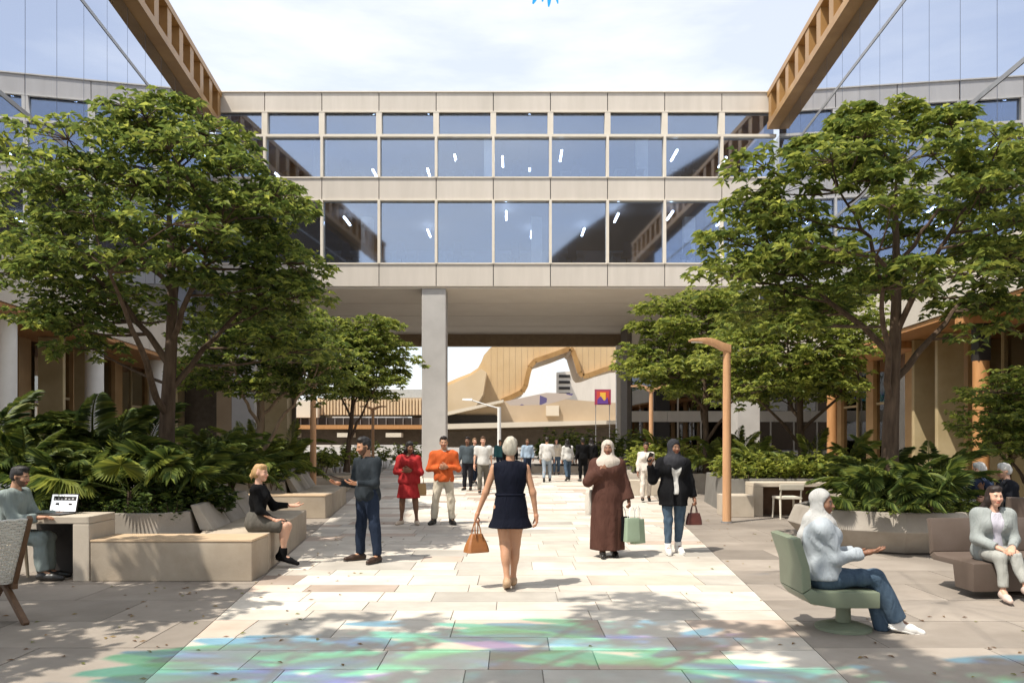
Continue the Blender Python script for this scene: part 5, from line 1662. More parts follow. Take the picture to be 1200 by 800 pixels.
class Person:
    def __init__(s, label, x, y, yaw, H=1.70, w=1.0, fem=True, skin='tan', torso=(0, 0, 1), side=0.0, armR=None, armL=None, legR=None, legL=None,
                 head=(0, 0), seat=None, legs=1.0, h=0.016, hands=True, curl=(0.5, 0.5), group=None, palmR=None, palmL=None, beard=None, brow=(0.03, 0.02, 0.015), hairc=None, bare=(), ears=True):
        s.bare = bare; s.ears = ears
        s.root = thing('person', label, 'person', (x, y, 0), math.radians(yaw), group)
        s.H, s.h, s.w, s.fem = H, h, w, fem
        s.yaw = math.radians(yaw); s.xy = (x, y)
        z = np.array([0, 0, 1.0])
        s.up = unit(torso); r0 = np.array([1.0, 0, side])
        s.right = unit(r0 - s.up * (r0 @ s.up)); s.front = np.cross(s.up, s.right)
        s.TR = np.stack([s.right, s.front, s.up], 1)
        P = np.zeros(3)
        hipw = 0.050 * H * (1.06 if fem else 1.0)
        shw = (0.098 if fem else 0.112) * H * (0.5 + 0.5 * w)
        tl, sl = 0.238 * H * legs, 0.235 * H * legs
        d = np.array
        legR = legR or ((0.03, 0.02, -1), (0.0, -0.03, -1), (0.15, 1, 0)); legL = legL or ((-0.03, 0.02, -1), (0.0, -0.03, -1), (-0.15, 1, 0))
        armR = armR or ((0.16, -0.02, -1), (0.06, 0.18, -1)); armL = armL or ((-0.16, -0.02, -1), (-0.06, 0.18, -1))
        s.hip, s.knee, s.ank, s.fdir = {}, {}, {}, {}
        s.sho, s.elb, s.wri, s.hdir = {}, {}, {}, {}
        for nm, sg, leg, arm in (('R', 1, legR, armR), ('L', -1, legL, armL)):
            s.hip[nm] = P + s.right * sg * hipw
            s.knee[nm] = s.hip[nm] + unit(leg[0]) * tl
            s.ank[nm] = s.knee[nm] + unit(leg[1]) * sl
            s.fdir[nm] = unit(leg[2])
            s.sho[nm] = P + s.up * 0.272 * H + s.right * sg * shw
            s.elb[nm] = s.sho[nm] + unit(arm[0]) * 0.172 * H
            s.wri[nm] = s.elb[nm] + unit(arm[1]) * 0.148 * H
            s.hdir[nm] = unit(arm[2]) if len(arm) > 2 else unit(arm[1])
        if seat is not None:
            off = seat + 0.052 * H
        else:
            low = min(min(s.ank[k][2] - 0.047 * H, (s.ank[k] + s.fdir[k] * 0.10 * H)[2] - 0.043 * H) for k in 'RL')
            off = -low
        P = P + z * off
        for dct in (s.hip, s.knee, s.ank, s.sho, s.elb, s.wri):
            for k in dct: dct[k] = dct[k] + z * off
        s.P = P
        s.N = P + s.up * 0.305 * H
        yawh, pit = math.radians(head[0]), math.radians(head[1])
        hr = rot((0, 0, 1), yawh) @ rot((1, 0, 0), pit)
        s.HR = s.TR @ hr if seat is None else hr @ np.eye(3)
        s.HR = hr if abs(s.up[2]) > 0.8 else s.HR
        s.hs = 0.135 * H / 0.24
        s.HC = s.N + s.up * 0.036 * H + s.HR @ np.array([0, 0.022, 0.118]) * s.hs
        s.skin = np.array(SK[skin]) if isinstance(skin, str) else np.array(skin)
        s.palm = {'R': palmR, 'L': palmL}
        s.curl = {'R': curl[0], 'L': curl[1]}
        s.beard, s.brow = beard, brow
        s.body(hands)

    # ---- building blocks
    def torso(s, inf, k=0.07):
        H, w, P, up, fr = s.H, s.w, s.P, s.up, s.front
        R = s.TR
        hip = 1.04 if s.fem else 0.95
        wa = 0.92 if s.fem else 1.03
        out = [ell(P + up * 0.012 * H, (0.096 * H * w * hip + inf, 0.068 * H * w + inf, 0.078 * H + inf), R, k),
               ell(P + up * 0.115 * H, (0.078 * H * w * wa + inf, 0.056 * H * w + inf, 0.095 * H + inf), R, k),
               ell(P + up * 0.212 * H + fr * 0.004, ((0.088 if s.fem else 0.098) * H * w + inf, 0.064 * H * w + inf, 0.095 * H + inf), R, k),
               cone(s.N - up * 0.030 * H, s.sho['R'] - up * 0.002 * H, 0.036 * H + inf, 0.028 * H + inf, 0.05), cone(s.N - up * 0.030 * H, s.sho['L'] - up * 0.002 * H, 0.036 * H + inf, 0.028 * H + inf, 0.05)]
        if s.fem:
            for sg in (-1, 1):
                out.append(ell(P + up * 0.218 * H + fr * 0.052 * H * w + s.right * sg * 0.044 * H, np.array((0.036, 0.034, 0.036)) * H * w + inf, R, 0.05))
        return out

    def arm(s, nm, inf, frac=2.0, flare=0.0, flat=True):
        H = s.H; q = 0.92 if s.fem else 1.05
        a, e, w = s.sho[nm], s.elb[nm], s.wri[nm]
        out = []
        kk = 0.03 if inf < 0.015 else 0.075
        if frac <= 1:
            out.append(cone(a, a + (e - a) * frac, 0.029 * H * q + inf, (0.029 - 0.005 * frac) * H * q + inf + flare, kk, flat))
        else:
            f = frac - 1
            out.append(cone(a, e, 0.029 * H * q + inf, 0.0235 * H * q + inf, kk))
            out.append(cone(e, e + (w - e) * f, 0.024 * H * q + inf, (0.024 - 0.009 * f) * H * q + inf + flare, 0.03, flat))
        return out

    def leg(s, nm, inf, frac=2.0, flare=0.0, flat=True, thigh=0.0):
        H, w = s.H, 0.5 + 0.5 * s.w
        a, k, n = s.hip[nm], s.knee[nm], s.ank[nm]
        out = []
        if frac <= 1:
            out.append(cone(a, a + (k - a) * frac, 0.052 * H * w + inf, (0.052 - 0.018 * frac) * H * w + inf + flare, 0.05, flat))
        else:
            f = frac - 1
            out.append(cone(a, k, 0.052 * H * w + inf + thigh, 0.033 * H * w + inf, 0.04))
            d = n - k
            bk = np.cross(unit(d), s.right); bk = bk if bk @ s.fdir[nm] < 0 else -bk
            if inf < 0.004:
                out.append(ell(k + d * 0.3 + bk * 0.010 * H, (0.030 * H * w + inf, 0.032 * H * w + inf, 0.075 * H), np.stack([s.right, np.cross(unit(d), s.right), unit(d)], 1), 0.04))
                out.append(cone(k, k + d * f, 0.031 * H * w + inf, 0.0185 * H + inf * 0.5, 0.03, flat and f < 1))
            else:
                out.append(cone(k, k + d * f, 0.034 * H * w + inf, (0.021) * H + inf + flare, 0.03, flat))
        return out

    def emit_mesh(s, name, V, Fq, m, cols=None):
        me = mesh_np(name, V, [Fq], smooth=True)
        if cols is not None: set_col(me, cols)
        me.materials.append(m)
        return link(name, me, s.root)

    def part(s, name, prims, m, subs=(), planes=(), noise=0.003, nf=18.0, h=None, it=1, seed=1):
        V, Fq = nets(prims, h or s.h, subs, planes, noise, nf, seed)
        if len(V) == 0: return None
        V = relax(V, Fq, it)
        return s.emit_mesh(name, V, Fq, m)

    # ---- body with head and hands
    def hand(s, nm):
        w, d = s.wri[nm], s.hdir[nm]
        n = s.palm[nm]
        if n is None: n = s.right * (-1 if nm == 'R' else 1)
        n = unit(np.asarray(n, float) - d * (np.asarray(n, float) @ d))
        t = np.cross(d, n) * (1 if nm == 'R' else -1)
        c = s.curl[nm]; g = s.H / 1.7
        pr = [cone(w - d * 0.03 * g, w + d * 0.02 * g, 0.024 * g, 0.022 * g, 0.02)]
        offs = (0.030, 0.010, -0.010, -0.028); ln = (0.070, 0.078, 0.072, 0.057)
        for i in range(4):
            kn = w + (d * (0.088 - 0.004 * abs(i - 1)) + t * offs[i]) * g
            pr.append(cone(w + (d * 0.015 + t * offs[i] * 0.6) * g, kn, 0.0145 * g, 0.0115 * g, 0.022))
            p, ang = kn, 0.0
            for j, (fl, rr) in enumerate(((0.45, 0.0092), (0.30, 0.0082), (0.25, 0.0072))):
                ang += c * (0.75, 0.9, 0.6)[j] + 0.04 * i
                dr = d * math.cos(ang) + n * math.sin(ang) + t * offs[i] * 2.0 * max(0, 0.5 - c)
                q = p + unit(dr) * ln[i] * fl * g
                pr.append(cone(p, q, rr * g, rr * 0.92 * g, 0.006)); p = q
        p0 = w + (d * 0.022 + t * 0.022) * g; p1 = p0 + unit(t * 0.75 + d * 0.65 + n * 0.25) * 0.042 * g; p2 = p1 + unit(t * 0.25 + d * 0.85 + n * (0.25 + c * 0.5)) * 0.034 * g; p3 = p2 + unit(d * 0.9 + n * (0.2 + c * 0.6)) * 0.026 * g
        pr += [cone(p0, p1, 0.016 * g, 0.0115 * g, 0.015), cone(p1, p2, 0.0112 * g, 0.0098 * g, 0.006), cone(p2, p3, 0.0098 * g, 0.008 * g, 0.006)]
        s_c = w + d * 0.085 * g + n * 0.025 * g
        return pr, s_c

    def body(s, hands):
        H = s.H; sh = -0.013; sa = 0.0 if 'arms' in s.bare else -0.007; sl_ = 0.0 if 'legs' in s.bare else -0.008
        pr = s.torso(sh)
        for nm in 'RL':
            pr += s.arm(nm, sa, 2.0, flat=False) + s.leg(nm, sl_, 2.0, flat=False)
            a, f = s.ank[nm], s.fdir[nm]
            dn = -unit(np.cross(np.cross(f, np.array([0, 0, 1.0])), f)) * 1.0
            pr += [cone(a, a + f * 0.09 * H + dn * 0.026 * H, 0.021 * H, 0.017 * H, 0.02), cone(a, a - f * 0.016 * H + dn * 0.026 * H, 0.02 * H, 0.018 * H, 0.02),
                   cone(a + f * 0.09 * H + dn * 0.027 * H, a + f * 0.125 * H + dn * 0.033 * H, 0.017 * H, 0.010 * H, 0.015)]
        pr.append(cone(s.N - s.up * 0.02 * H, s.HC + s.HR @ np.array([0, -0.02, -0.06]) * s.hs, 0.034 * H * (0.92 if s.fem else 1.08), 0.029 * H * (0.92 if s.fem else 1.05), 0.03))
        V, Fq = nets(pr, s.h)
        V = relax(V, Fq, 1)
        cols = np.tile(s.skin, (len(V), 1))
        parts = [(V, Fq, cols)]
        parts.append(s.head())
        s.hand_at = {}
        for nm in 'RL':
            hp, hc = s.hand(nm); s.hand_at[nm] = hc
            if hands:
                v, f = nets(hp, 0.0045 if s.h < 0.018 else 0.006)
                v = relax(v, f, 1)
                parts.append((v, f, np.tile(s.skin * np.array((1.05, 0.97, 0.95)), (len(v), 1))))
        n = 0; VV, FF, CC = [], [], []
        for v, f, c in parts:
            VV.append(v); FF.append(f + n); CC.append(c); n += len(v)
        s.emit_mesh('body', np.concatenate(VV), np.concatenate(FF), M_SKIN, np.concatenate(CC))

    def hp(s, p): return s.HC + s.HR @ (np.array(p, float) * s.hs)

    def head(s):
        q = s.hs; R = s.HR; e = lambda c, r, k=0.02: ell(s.hp(c), np.array(r) * q, R, k)
        jw = 0.95 if s.fem else 1.08
        pr = [e((0, -0.012, 0.032), (0.076, 0.094, 0.092)), e((0, 0.030, -0.030), (0.060 * jw, 0.066, 0.082), 0.03), e((0, 0.060, -0.094), (0.030 * jw, 0.028, 0.022), 0.035),
              cone(s.hp((0, 0.092, 0.006)), s.hp((0, 0.116, -0.028)), 0.007 * q, 0.0125 * q, 0.012), e((-0.011, 0.103, -0.033), (0.009, 0.01, 0.007), 0.01), e((0.011, 0.103, -0.033), (0.009, 0.01, 0.007), 0.01),
              cone(s.hp((-0.036, 0.078, 0.020)), s.hp((0.036, 0.078, 0.020)), 0.012 * q, 0.012 * q, 0.02),
              e((0, 0.094, -0.058), (0.023, 0.011, 0.0065), 0.008), e((0, 0.092, -0.068), (0.020, 0.012, 0.0075), 0.008),
              e((-0.040, 0.070, -0.030), (0.022, 0.02, 0.022), 0.03), e((0.040, 0.070, -0.030), (0.022, 0.02, 0.022), 0.03)]
        for sg in ((-1, 1) if s.ears else ()):
            pr.append(ell(s.hp((sg * 0.076, -0.006, -0.006)), np.array((0.010, 0.019, 0.030)) * q, R @ rot((0, 0, 1), sg * 0.35), 0.01))
        sub = [e((sg * 0.031, 0.106, 0.001), (0.019, 0.020, 0.012)) for sg in (-1, 1)]
        fine = 0.0055 if s.h < 0.018 else 0.008
        V, Fq = nets(pr, fine, sub)
        V = relax(V, Fq, 1)
        # eyeballs belong to the same surface
        ve, fe = nets([ell(s.hp((sg * 0.031, 0.080, 0.001)), np.array((0.0125,) * 3) * q, R, 0.001) for sg in (-1, 1)], fine * 0.7)
        L = ((V - s.HC) @ R) / q
        cols = np.tile(s.skin, (len(V), 1))
        lip = (np.abs(L[:, 0]) < 0.024) & (L[:, 1] > 0.086) & (L[:, 2] > -0.076) & (L[:, 2] < -0.051)
        cols[lip] = s.skin * np.array((0.95, 0.55, 0.55))
        cheek = np.exp(-((np.abs(L[:, 0]) - 0.04) ** 2 + (L[:, 2] + 0.035) ** 2) / 0.0006) * (L[:, 1] > 0.05)
        cols = cols * (1 - cheek[:, None] * np.array((0.0, 0.14, 0.12)))
        brow = (np.abs(np.abs(L[:, 0]) - 0.032) < 0.018) & (L[:, 1] > 0.07) & (np.abs(L[:, 2] - 0.0235 - 0.0 * L[:, 0]) < 0.0055)
        cols[brow] = s.brow
        if s.beard is not None:
            bd = (L[:, 2] < -0.035 - 0.3 * np.maximum(0, L[:, 1] - 0.06)) & (L[:, 1] > 0.0) & ~lip
            bd |= (L[:, 2] < -0.038) & (L[:, 2] > -0.053) & (np.abs(L[:, 0]) < 0.03) & (L[:, 1] > 0.08)
            bd |= (np.abs(L[:, 0]) > 0.048) & (L[:, 2] < 0.0) & (L[:, 1] > 0.0) & (L[:, 1] < 0.05)
            cols[bd] = cols[bd] * 0.25 + np.array(s.beard) * 0.75
        Le = ((ve - s.HC) @ R) / q
        ce = np.tile((0.62, 0.58, 0.54), (len(ve), 1))
        ir = ((np.abs(Le[:, 0]) - 0.031) ** 2 + (Le[:, 2] - 0.001) ** 2 < 0.0062 ** 2)
        ce[ir] = (0.025, 0.014, 0.01)
        return np.concatenate([V, ve]), np.concatenate([Fq, fe + len(V)]), np.concatenate([cols, ce])

    # ---- clothing
    def top(s, m, name='shirt', sleeve=2.0, hem=-0.02, inf=0.014, neck=0.052, flare=0.0, noise=0.009, nf=19, subs=(), vneck=0.0, sinf=None, nz=0.0, tuck=False):
        pr = s.torso(inf)
        if sleeve > 0:
            for nm in 'RL': pr += s.arm(nm, inf if sinf is None else sinf, sleeve, flare)
        if hem < 0.05: pr += [ell(s.P + s.up * 0.010 * s.H, (0.098 * s.H * s.w * (1.04 if s.fem else 0.97) + inf + 0.008, 0.07 * s.H * s.w + inf + 0.008, 0.08 * s.H + inf), s.TR, 0.06), ell(s.P + s.up * 0.08 * s.H, (0.080 * s.H * s.w + inf + 0.008, 0.06 * s.H * s.w + inf + 0.008, 0.06 * s.H + inf), s.TR, 0.06)]
        if hem < -0.06: pr += [cone(s.P, s.P + s.up * hem * s.H, 0.085 * s.H * s.w + inf, 0.10 * s.H * s.w + inf, 0.06)]
        sb = list(subs)
        sb.append(ell(s.N + s.up * (0.012 + nz) * s.H + s.front * 0.01 * s.H, (neck, neck * 1.05, 0.05), s.TR))
        if vneck: sb.append(cone(s.N + s.front * 0.12, s.N + s.front * 0.12 - s.up * vneck, 0.055, 0.01))
        pl = [(s.P + s.up * hem * s.H, -s.up)]
        if sleeve == 0:
            for nm, sg in (('R', 1), ('L', -1)): pl.append((s.sho[nm] + s.right * sg * 0.012, s.right * sg))
        return s.part(name, pr, m, sb, pl, noise, nf, seed=len(name) + int(s.H * 100))

    def lapel(s, low=-0.09, r0=0.03, r1=0.075):
        """front opening of a jacket, wider at the neck"""
        f = s.front * (0.072 * s.H * s.w + 0.028)
        return [cone(s.P + s.up * low * s.H + f * 1.25, s.P + s.up * 0.10 * s.H + f * 1.1, r0, r0 + 0.005), cone(s.P + s.up * 0.10 * s.H + f * 1.1, s.N + f, r0 + 0.005, r1)]

    def trousers(s, m, name='trousers', inf=0.012, frac=1.97, flare=0.012, waist=0.075, noise=0.008, nf=22, thigh=0.0):
        pr = [ell(s.P + s.up * 0.010 * s.H, (0.098 * s.H * s.w * (1.04 if s.fem else 0.97) + inf, 0.07 * s.H * s.w + inf, 0.08 * s.H + inf), s.TR, 0.06),
              ell(s.P + s.up * 0.08 * s.H, (0.080 * s.H * s.w + inf, 0.06 * s.H * s.w + inf, 0.06 * s.H + inf), s.TR, 0.06)]
        for nm in 'RL': pr += s.leg(nm, inf, frac, flare, thigh=thigh)
        return s.part(name, pr, m, (), [(s.P + s.up * waist * s.H, s.up)], noise, nf, seed=3 + int(s.H * 100))

    def skirt(s, m, name='skirt', zt=0.09, length=0.26, r0=(0.088, 0.068), r1=(0.125, 0.105), amp=0.02, n=7):
        H, w = s.H, s.w
        st = [(-length * H, r1[0] * H * w, r1[1] * H * w, 0, 0, amp), (-0.06 * H, 0.108 * H * w, 0.084 * H * w, 0, 0, amp * 0.5), (0.02 * H, 0.100 * H * w, 0.076 * H * w, 0, 0, 0.004), (zt * H, r0[0] * H * w, r0[1] * H * w, 0, 0, 0.0)]
        return s.part(name, [loft(s.P, st, s.TR, n, s.H * 31, 0.02)], m, noise=0.003)

    def lap_skirt(s, m, name='skirt', frac=0.9, inf=0.02):
        pr = [ell(s.P + s.up * 0.010 * s.H, (0.100 * s.H * s.w + inf, 0.075 * s.H * s.w + inf, 0.08 * s.H + inf), s.TR, 0.06), ell(s.P + s.up * 0.07 * s.H, (0.08 * s.H + inf, 0.06 * s.H + inf, 0.06 * s.H), s.TR, 0.06)]
        for nm in 'RL':
            a, k = s.hip[nm], s.knee[nm]
            pr.append(cone(a, a + (k - a) * frac, 0.056 * s.H + inf, 0.040 * s.H + inf, 0.09, True))
        mid = [(s.hip[n] + (s.knee[n] - s.hip[n]) * (frac - 0.08)) for n in 'RL']
        pr.append(cone(mid[0], mid[1], 0.035 * s.H + inf, 0.035 * s.H + inf, 0.05))
        return s.part(name, pr, m, (), [(s.P + s.up * 0.095 * s.H, s.up)], 0.004)

    def shoes(s, m, name='shoe', high=0.0, heel=0.0, size=1.0, sole=None):
        H = s.H
        for nm in 'RL':
            a, f = s.ank[nm], s.fdir[nm]
            dn = -unit(np.cross(np.cross(f, np.array([0, 0, 1.0])), f))
            b = a + dn * 0.022 * H
            pr = [cone(b - f * 0.018 * H, b + f * 0.07 * H + dn * 0.004 * H, 0.0265 * H * size, 0.0265 * H * size, 0.02), cone(b + f * 0.07 * H + dn * 0.004 * H, b + f * 0.128 * H + dn * 0.008 * H, 0.0255 * H * size, 0.018 * H * size, 0.02)]
            if high: pr.append(cone(a, a + unit(s.knee[nm] - a) * high, 0.030 * H * size, 0.030 * H * size, 0.025, True))
            else: pr.append(cone(a + dn * 0.01, a + dn * 0.002, 0.028 * H * size, 0.026 * H, 0.02))
            subs = [] if high else [ell(a + unit(s.knee[nm] - a) * 0.035 * H, np.array((0.026, 0.026, 0.035)) * H)]
            bot = a + dn * 0.046 * H
            so = s.part(name, pr, m, subs, [(bot, dn)], 0.0, h=min(s.h, 0.011))
            if sole is not None:
                sl_o = s.part('sole', [cone(b - f * 0.018 * H + dn * 0.012 * H, b + f * 0.07 * H + dn * 0.014 * H, 0.028 * H, 0.028 * H, 0.01), cone(b + f * 0.07 * H + dn * 0.014 * H, b + f * 0.128 * H + dn * 0.016 * H, 0.028 * H, 0.020 * H, 0.01)],
                       sole, [], [(bot + dn * 0.004, dn), (bot - dn * 0.010 * H, -dn)], 0.0, h=0.008)
                if sl_o is not None and so is not None: sl_o.parent = so
            if heel:
                hb = b - f * 0.022 * H
                s.part('heel', [cone(hb, hb + dn * heel, 0.016 * H, 0.011 * H, 0.005, True)], m, noise=0, h=0.008)

    def hair(s, c, style='short', name='hair', seed=0):
        q = s.hs; R = s.HR
        m = mat('hair_%.3f_%.3f_%.3f' % c, tuple(x * 0.7 for x in c), tuple(min(1, x * 1.3) for x in c), rough=0.5, scale=30, stretch=(1, 1, 0.12), bump=0.5, bscale=140, spec=0.4)
        e = lambda c_, r_, k=0.03: ell(s.hp(c_), np.array(r_) * q, R, k)
        pr = [e((0, -0.018, 0.040), (0.084, 0.100, 0.096))]
        subs = [e((0, 0.125, -0.035), (0.080, 0.090, 0.092))]
        planes = []
        if style == 'short':
            pr += [e((0, -0.05, -0.005), (0.076, 0.060, 0.07)), e((0, 0.035, 0.105), (0.055, 0.05, 0.030))]
            subs += [ell(s.hp((sg * 0.085, 0.03, -0.03)), np.array((0.03, 0.05, 0.05)) * q, R) for sg in (-1, 1)]
            planes = [(s.hp((0, 0, -0.065)), -R[:, 2])]
        elif style == 'bob':
            pr += [e((0, -0.03, -0.015), (0.088, 0.088, 0.085)), e((0, 0.045, 0.09), (0.06, 0.05, 0.04))]
            planes = [(s.hp((0, 0, -0.085)), -R[:, 2] + R[:, 1] * 0.25)]
        elif style == 'bun':
            pr += [e((0, -0.05, -0.01), (0.078, 0.060, 0.07)), e((0, 0.045, 0.095), (0.06, 0.05, 0.035)), cone(s.hp((0, -0.105, 0.0)), s.hp((0, -0.135, -0.05)), 0.035 * q, 0.028 * q, 0.03), cone(s.hp((0, -0.135, -0.05)), s.hp((0, -0.125, -0.14)), 0.026 * q, 0.010 * q, 0.02)]
            planes = []
        elif style == 'long':
            bk = -s.front
            pr += [e((0, -0.035, -0.02), (0.092, 0.085, 0.10)), e((0, 0.03, 0.10), (0.06, 0.05, 0.035))]
            for sg in (-1, -0.4, 0.4, 1):
                a = s.hp((sg * 0.075, -0.03, -0.06)); b = s.N + s.right * sg * 0.085 + bk * (0.075 - 0.03 * abs(sg)) - s.up * 0.02; c2 = b - s.up * 0.17 + bk * 0.02
                pr += [cone(a, b, 0.042 * q, 0.038, 0.04), cone(b, c2, 0.038, 0.018, 0.04)]
        return s.part(name, pr, m, subs, planes, 0.006, 60, h=min(s.h, 0.011), it=1, seed=seed)

    def hijab(s, m, drape=1.0, tail=None, name='headscarf', back=0.0):
        q = s.hs; R = s.HR; H = s.H
        e = lambda c_, r_, k=0.04: ell(s.hp(c_), np.array(r_) * q, R, k)
        pr = [e((0, -0.018, 0.040), (0.097, 0.108, 0.102)), e((0, 0.0, -0.055), (0.086, 0.086, 0.085)),
              cone(s.hp((0, -0.005, -0.08)), s.N + s.front * 0.01, 0.075 * q, 0.085, 0.05),
              ell(s.N - s.up * 0.015 * H + s.front * 0.02, np.array((0.096, 0.076, 0.050)) * H * drape, s.TR, 0.06),
              ell(s.N - s.up * 0.05 * H * drape + s.front * 0.06 * drape, np.array((0.080, 0.045, 0.045)) * H * drape, s.TR, 0.05)]
        if tail is not None: pr += tail
        subs = [ell(s.hp((0, 0.135 - back, -0.014)), np.array((0.070 + back * 0.4, 0.112, 0.090)) * q, R)]
        return s.part(name, pr, m, subs, [], 0.007, 26, h=min(s.h, 0.014), it=1)

    def world(s, p):
        c, sn = math.cos(s.yaw), math.sin(s.yaw)
        return (s.xy[0] + c * p[0] - sn * p[1], s.xy[1] + sn * p[0] + c * p[1], p[2])


# ---- bags


def handbag(name, label, pos, yaw, w, d, h, m, handle=0.12, taper=0.75, cat='bag', hm=None, soft=0.03, flip=False):
    """pos = where the handles are gripped; the bag hangs below"""
    t = thing(name, label, cat, (pos[0], pos[1], pos[2] - handle - h), yaw)
    n = 7
    vs, fs = [], []
    for i in range(n):
        f = i / (n - 1)
        k = taper + (1 - taper) * (1 - f) ** 1.2 if not flip else 1 - (1 - taper) * (1 - f)
        b = 1 + soft * math.sin(f * math.pi) * 3
        hw, hd = w / 2 * k * b, d / 2 * (k ** 1.5) * b
        c = min(hw, hd) * 0.35
        ringp = [(-hw + c, -hd), (hw - c, -hd), (hw, -hd + c), (hw, hd - c), (hw - c, hd), (-hw + c, hd), (-hw, hd - c), (-hw, -hd + c)]
        vs += [(x_, y_, f * h) for x_, y_ in ringp]
    for i in range(n - 1):
        for j in range(8): fs.append((8 * i + j, 8 * i + (j + 1) % 8, 8 * i + 8 + (j + 1) % 8, 8 * i + 8 + j))
    fs += [tuple(range(7, -1, -1)), tuple(8 * (n - 1) + j for j in range(8))]
    MB().add(vs, fs).build('bag_body', m, t, smooth=True, bevel=0.004)
    k = taper if not flip else 1.0
    for sg in (-1, 1):
        pts = []
        for j in range(9):
            a = math.pi * j / 8
            pts.append((math.cos(a) * w * 0.27 * k, sg * d * 0.32 * (1 - math.sin(a)), h - 0.03 + math.sin(a) * (handle + 0.035)))
        MB().tube(pts, 0.007 if hm is None else 0.004, 6).build('handle', hm or m, t, smooth=True)
    return t
# ------------------------------------------------------------------ the people in the photograph
NAVY = cloth('navy_dress', (0.005, 0.006, 0.012)); BLACK = cloth('black', (0.005, 0.005, 0.0055)); WHITE_C = cloth('white', (0.50, 0.49, 0.46), (0.57, 0.56, 0.53))
DENIM = cloth('dark_denim', (0.012, 0.018, 0.034), (0.022, 0.032, 0.055)); DENIM_M = cloth('mid_denim', (0.04, 0.065, 0.10), (0.085, 0.125, 0.17)); DENIM_L = cloth('pale_denim', (0.22, 0.27, 0.32), (0.3, 0.35, 0.4))
LEATH_T = mat('tan_leather', (0.24, 0.085, 0.022), (0.33, 0.13, 0.04), rough=0.42, scale=9, bump=0.15, spec=0.5)
LEATH_M = mat('maroon_leather', (0.065, 0.018, 0.014), (0.10, 0.03, 0.022), rough=0.38, scale=9, bump=0.15, spec=0.5)
LEATH_B = mat('black_leather', (0.012, 0.011, 0.010), (0.022, 0.02, 0.018), rough=0.4, scale=9, bump=0.1, spec=0.5)
LEATH_BR = mat('brown_leather', (0.035, 0.02, 0.014), (0.055, 0.03, 0.02), rough=0.42, scale=9, bump=0.1)
WHITE_S = mat('white_shoe', (0.66, 0.64, 0.60), (0.74, 0.72, 0.68), rough=0.55, scale=12)

# woman in the navy dress, walking away
p = Person('woman in sleeveless navy dress walking away carrying a tan handbag', -0.02, 8.5, 2, 1.66, 1.14, True, 'tan', torso=(0, 0.02, 1),
           armR=((0.28, -0.05, -1), (0.14, 0.02, -1)), armL=((-0.36, 0.02, -1), (-0.38, 0.10, -1)),
           legR=((-0.08, 0.16, -1), (-0.06, -0.02, -1), (0.05, 1, 0)), legL=((0.08, -0.02, -1), (0.05, -0.30, -1), (0, 1, -0.30)), head=(-8, -4), h=0.013, curl=(0.55, 1.25), bare=('arms', 'legs'))
p.top(NAVY, 'dress_bodice', 0, 0.085, 0.016, 0.064, noise=0.005, nf=20)
p.skirt(NAVY, 'dress_skirt', zt=0.10, length=0.125, r0=(0.086, 0.070), r1=(0.132, 0.100), amp=0.018, n=6)
p.part('waist_tie', [loft(p.P, [(0.088 * 1.66, 0.172, 0.138, 0, 0, 0), (0.104 * 1.66, 0.170, 0.137, 0, 0, 0)], p.TR, 7, 0, 0.01)], NAVY, noise=0.0, h=0.009)
p.hair((0.42, 0.38, 0.31), 'bob'); p.shoes(mat('tan_shoe', (0.34, 0.22, 0.13), (0.42, 0.28, 0.17), rough=0.5))
hb = p.world(p.hand_at['L'])
handbag('handbag', 'slouchy tan leather handbag held by the woman in the navy dress', (hb[0] - 0.01, hb[1], hb[2] + 0.0), 0.5, 0.27, 0.17, 0.20, LEATH_T, 0.15, 0.5, soft=0.05)

# blonde woman sitting on the bench end
p = Person('blonde woman in black top and grey skirt seated on the bench end', -3.30, 9.95, -88, 1.60, 0.95, True, 'fair', torso=(0, 0.03, 1), seat=0.487,
           armR=((0.10, 0.25, -1), (-0.15, 0.85, -0.55)), armL=((-0.10, 0.55, -0.85), (-0.05, 1.0, 0.02)),
           legR=((0.02, 1, -0.08), (0.0, -0.06, -1), (0.05, 0.95, -0.28)), legL=((0.06, 1, -0.12), (0.05, -0.22, -1), (0.0, 0.95, -0.30)), head=(-10, -2), h=0.013, palmL=(0.2, 0, 1), curl=(0.3, 0.2), bare=('legs',))
p.top(BLACK, 'knit_top', 1.8, 0.075, 0.014, 0.050)
p.lap_skirt(cloth('grey_skirt', (0.085, 0.08, 0.068), (0.11, 0.10, 0.088)), frac=0.88)
p.shoes(BLACK, 'ankle_boot', high=0.10, heel=0.05); p.hair((0.40, 0.25, 0.11), 'bun')

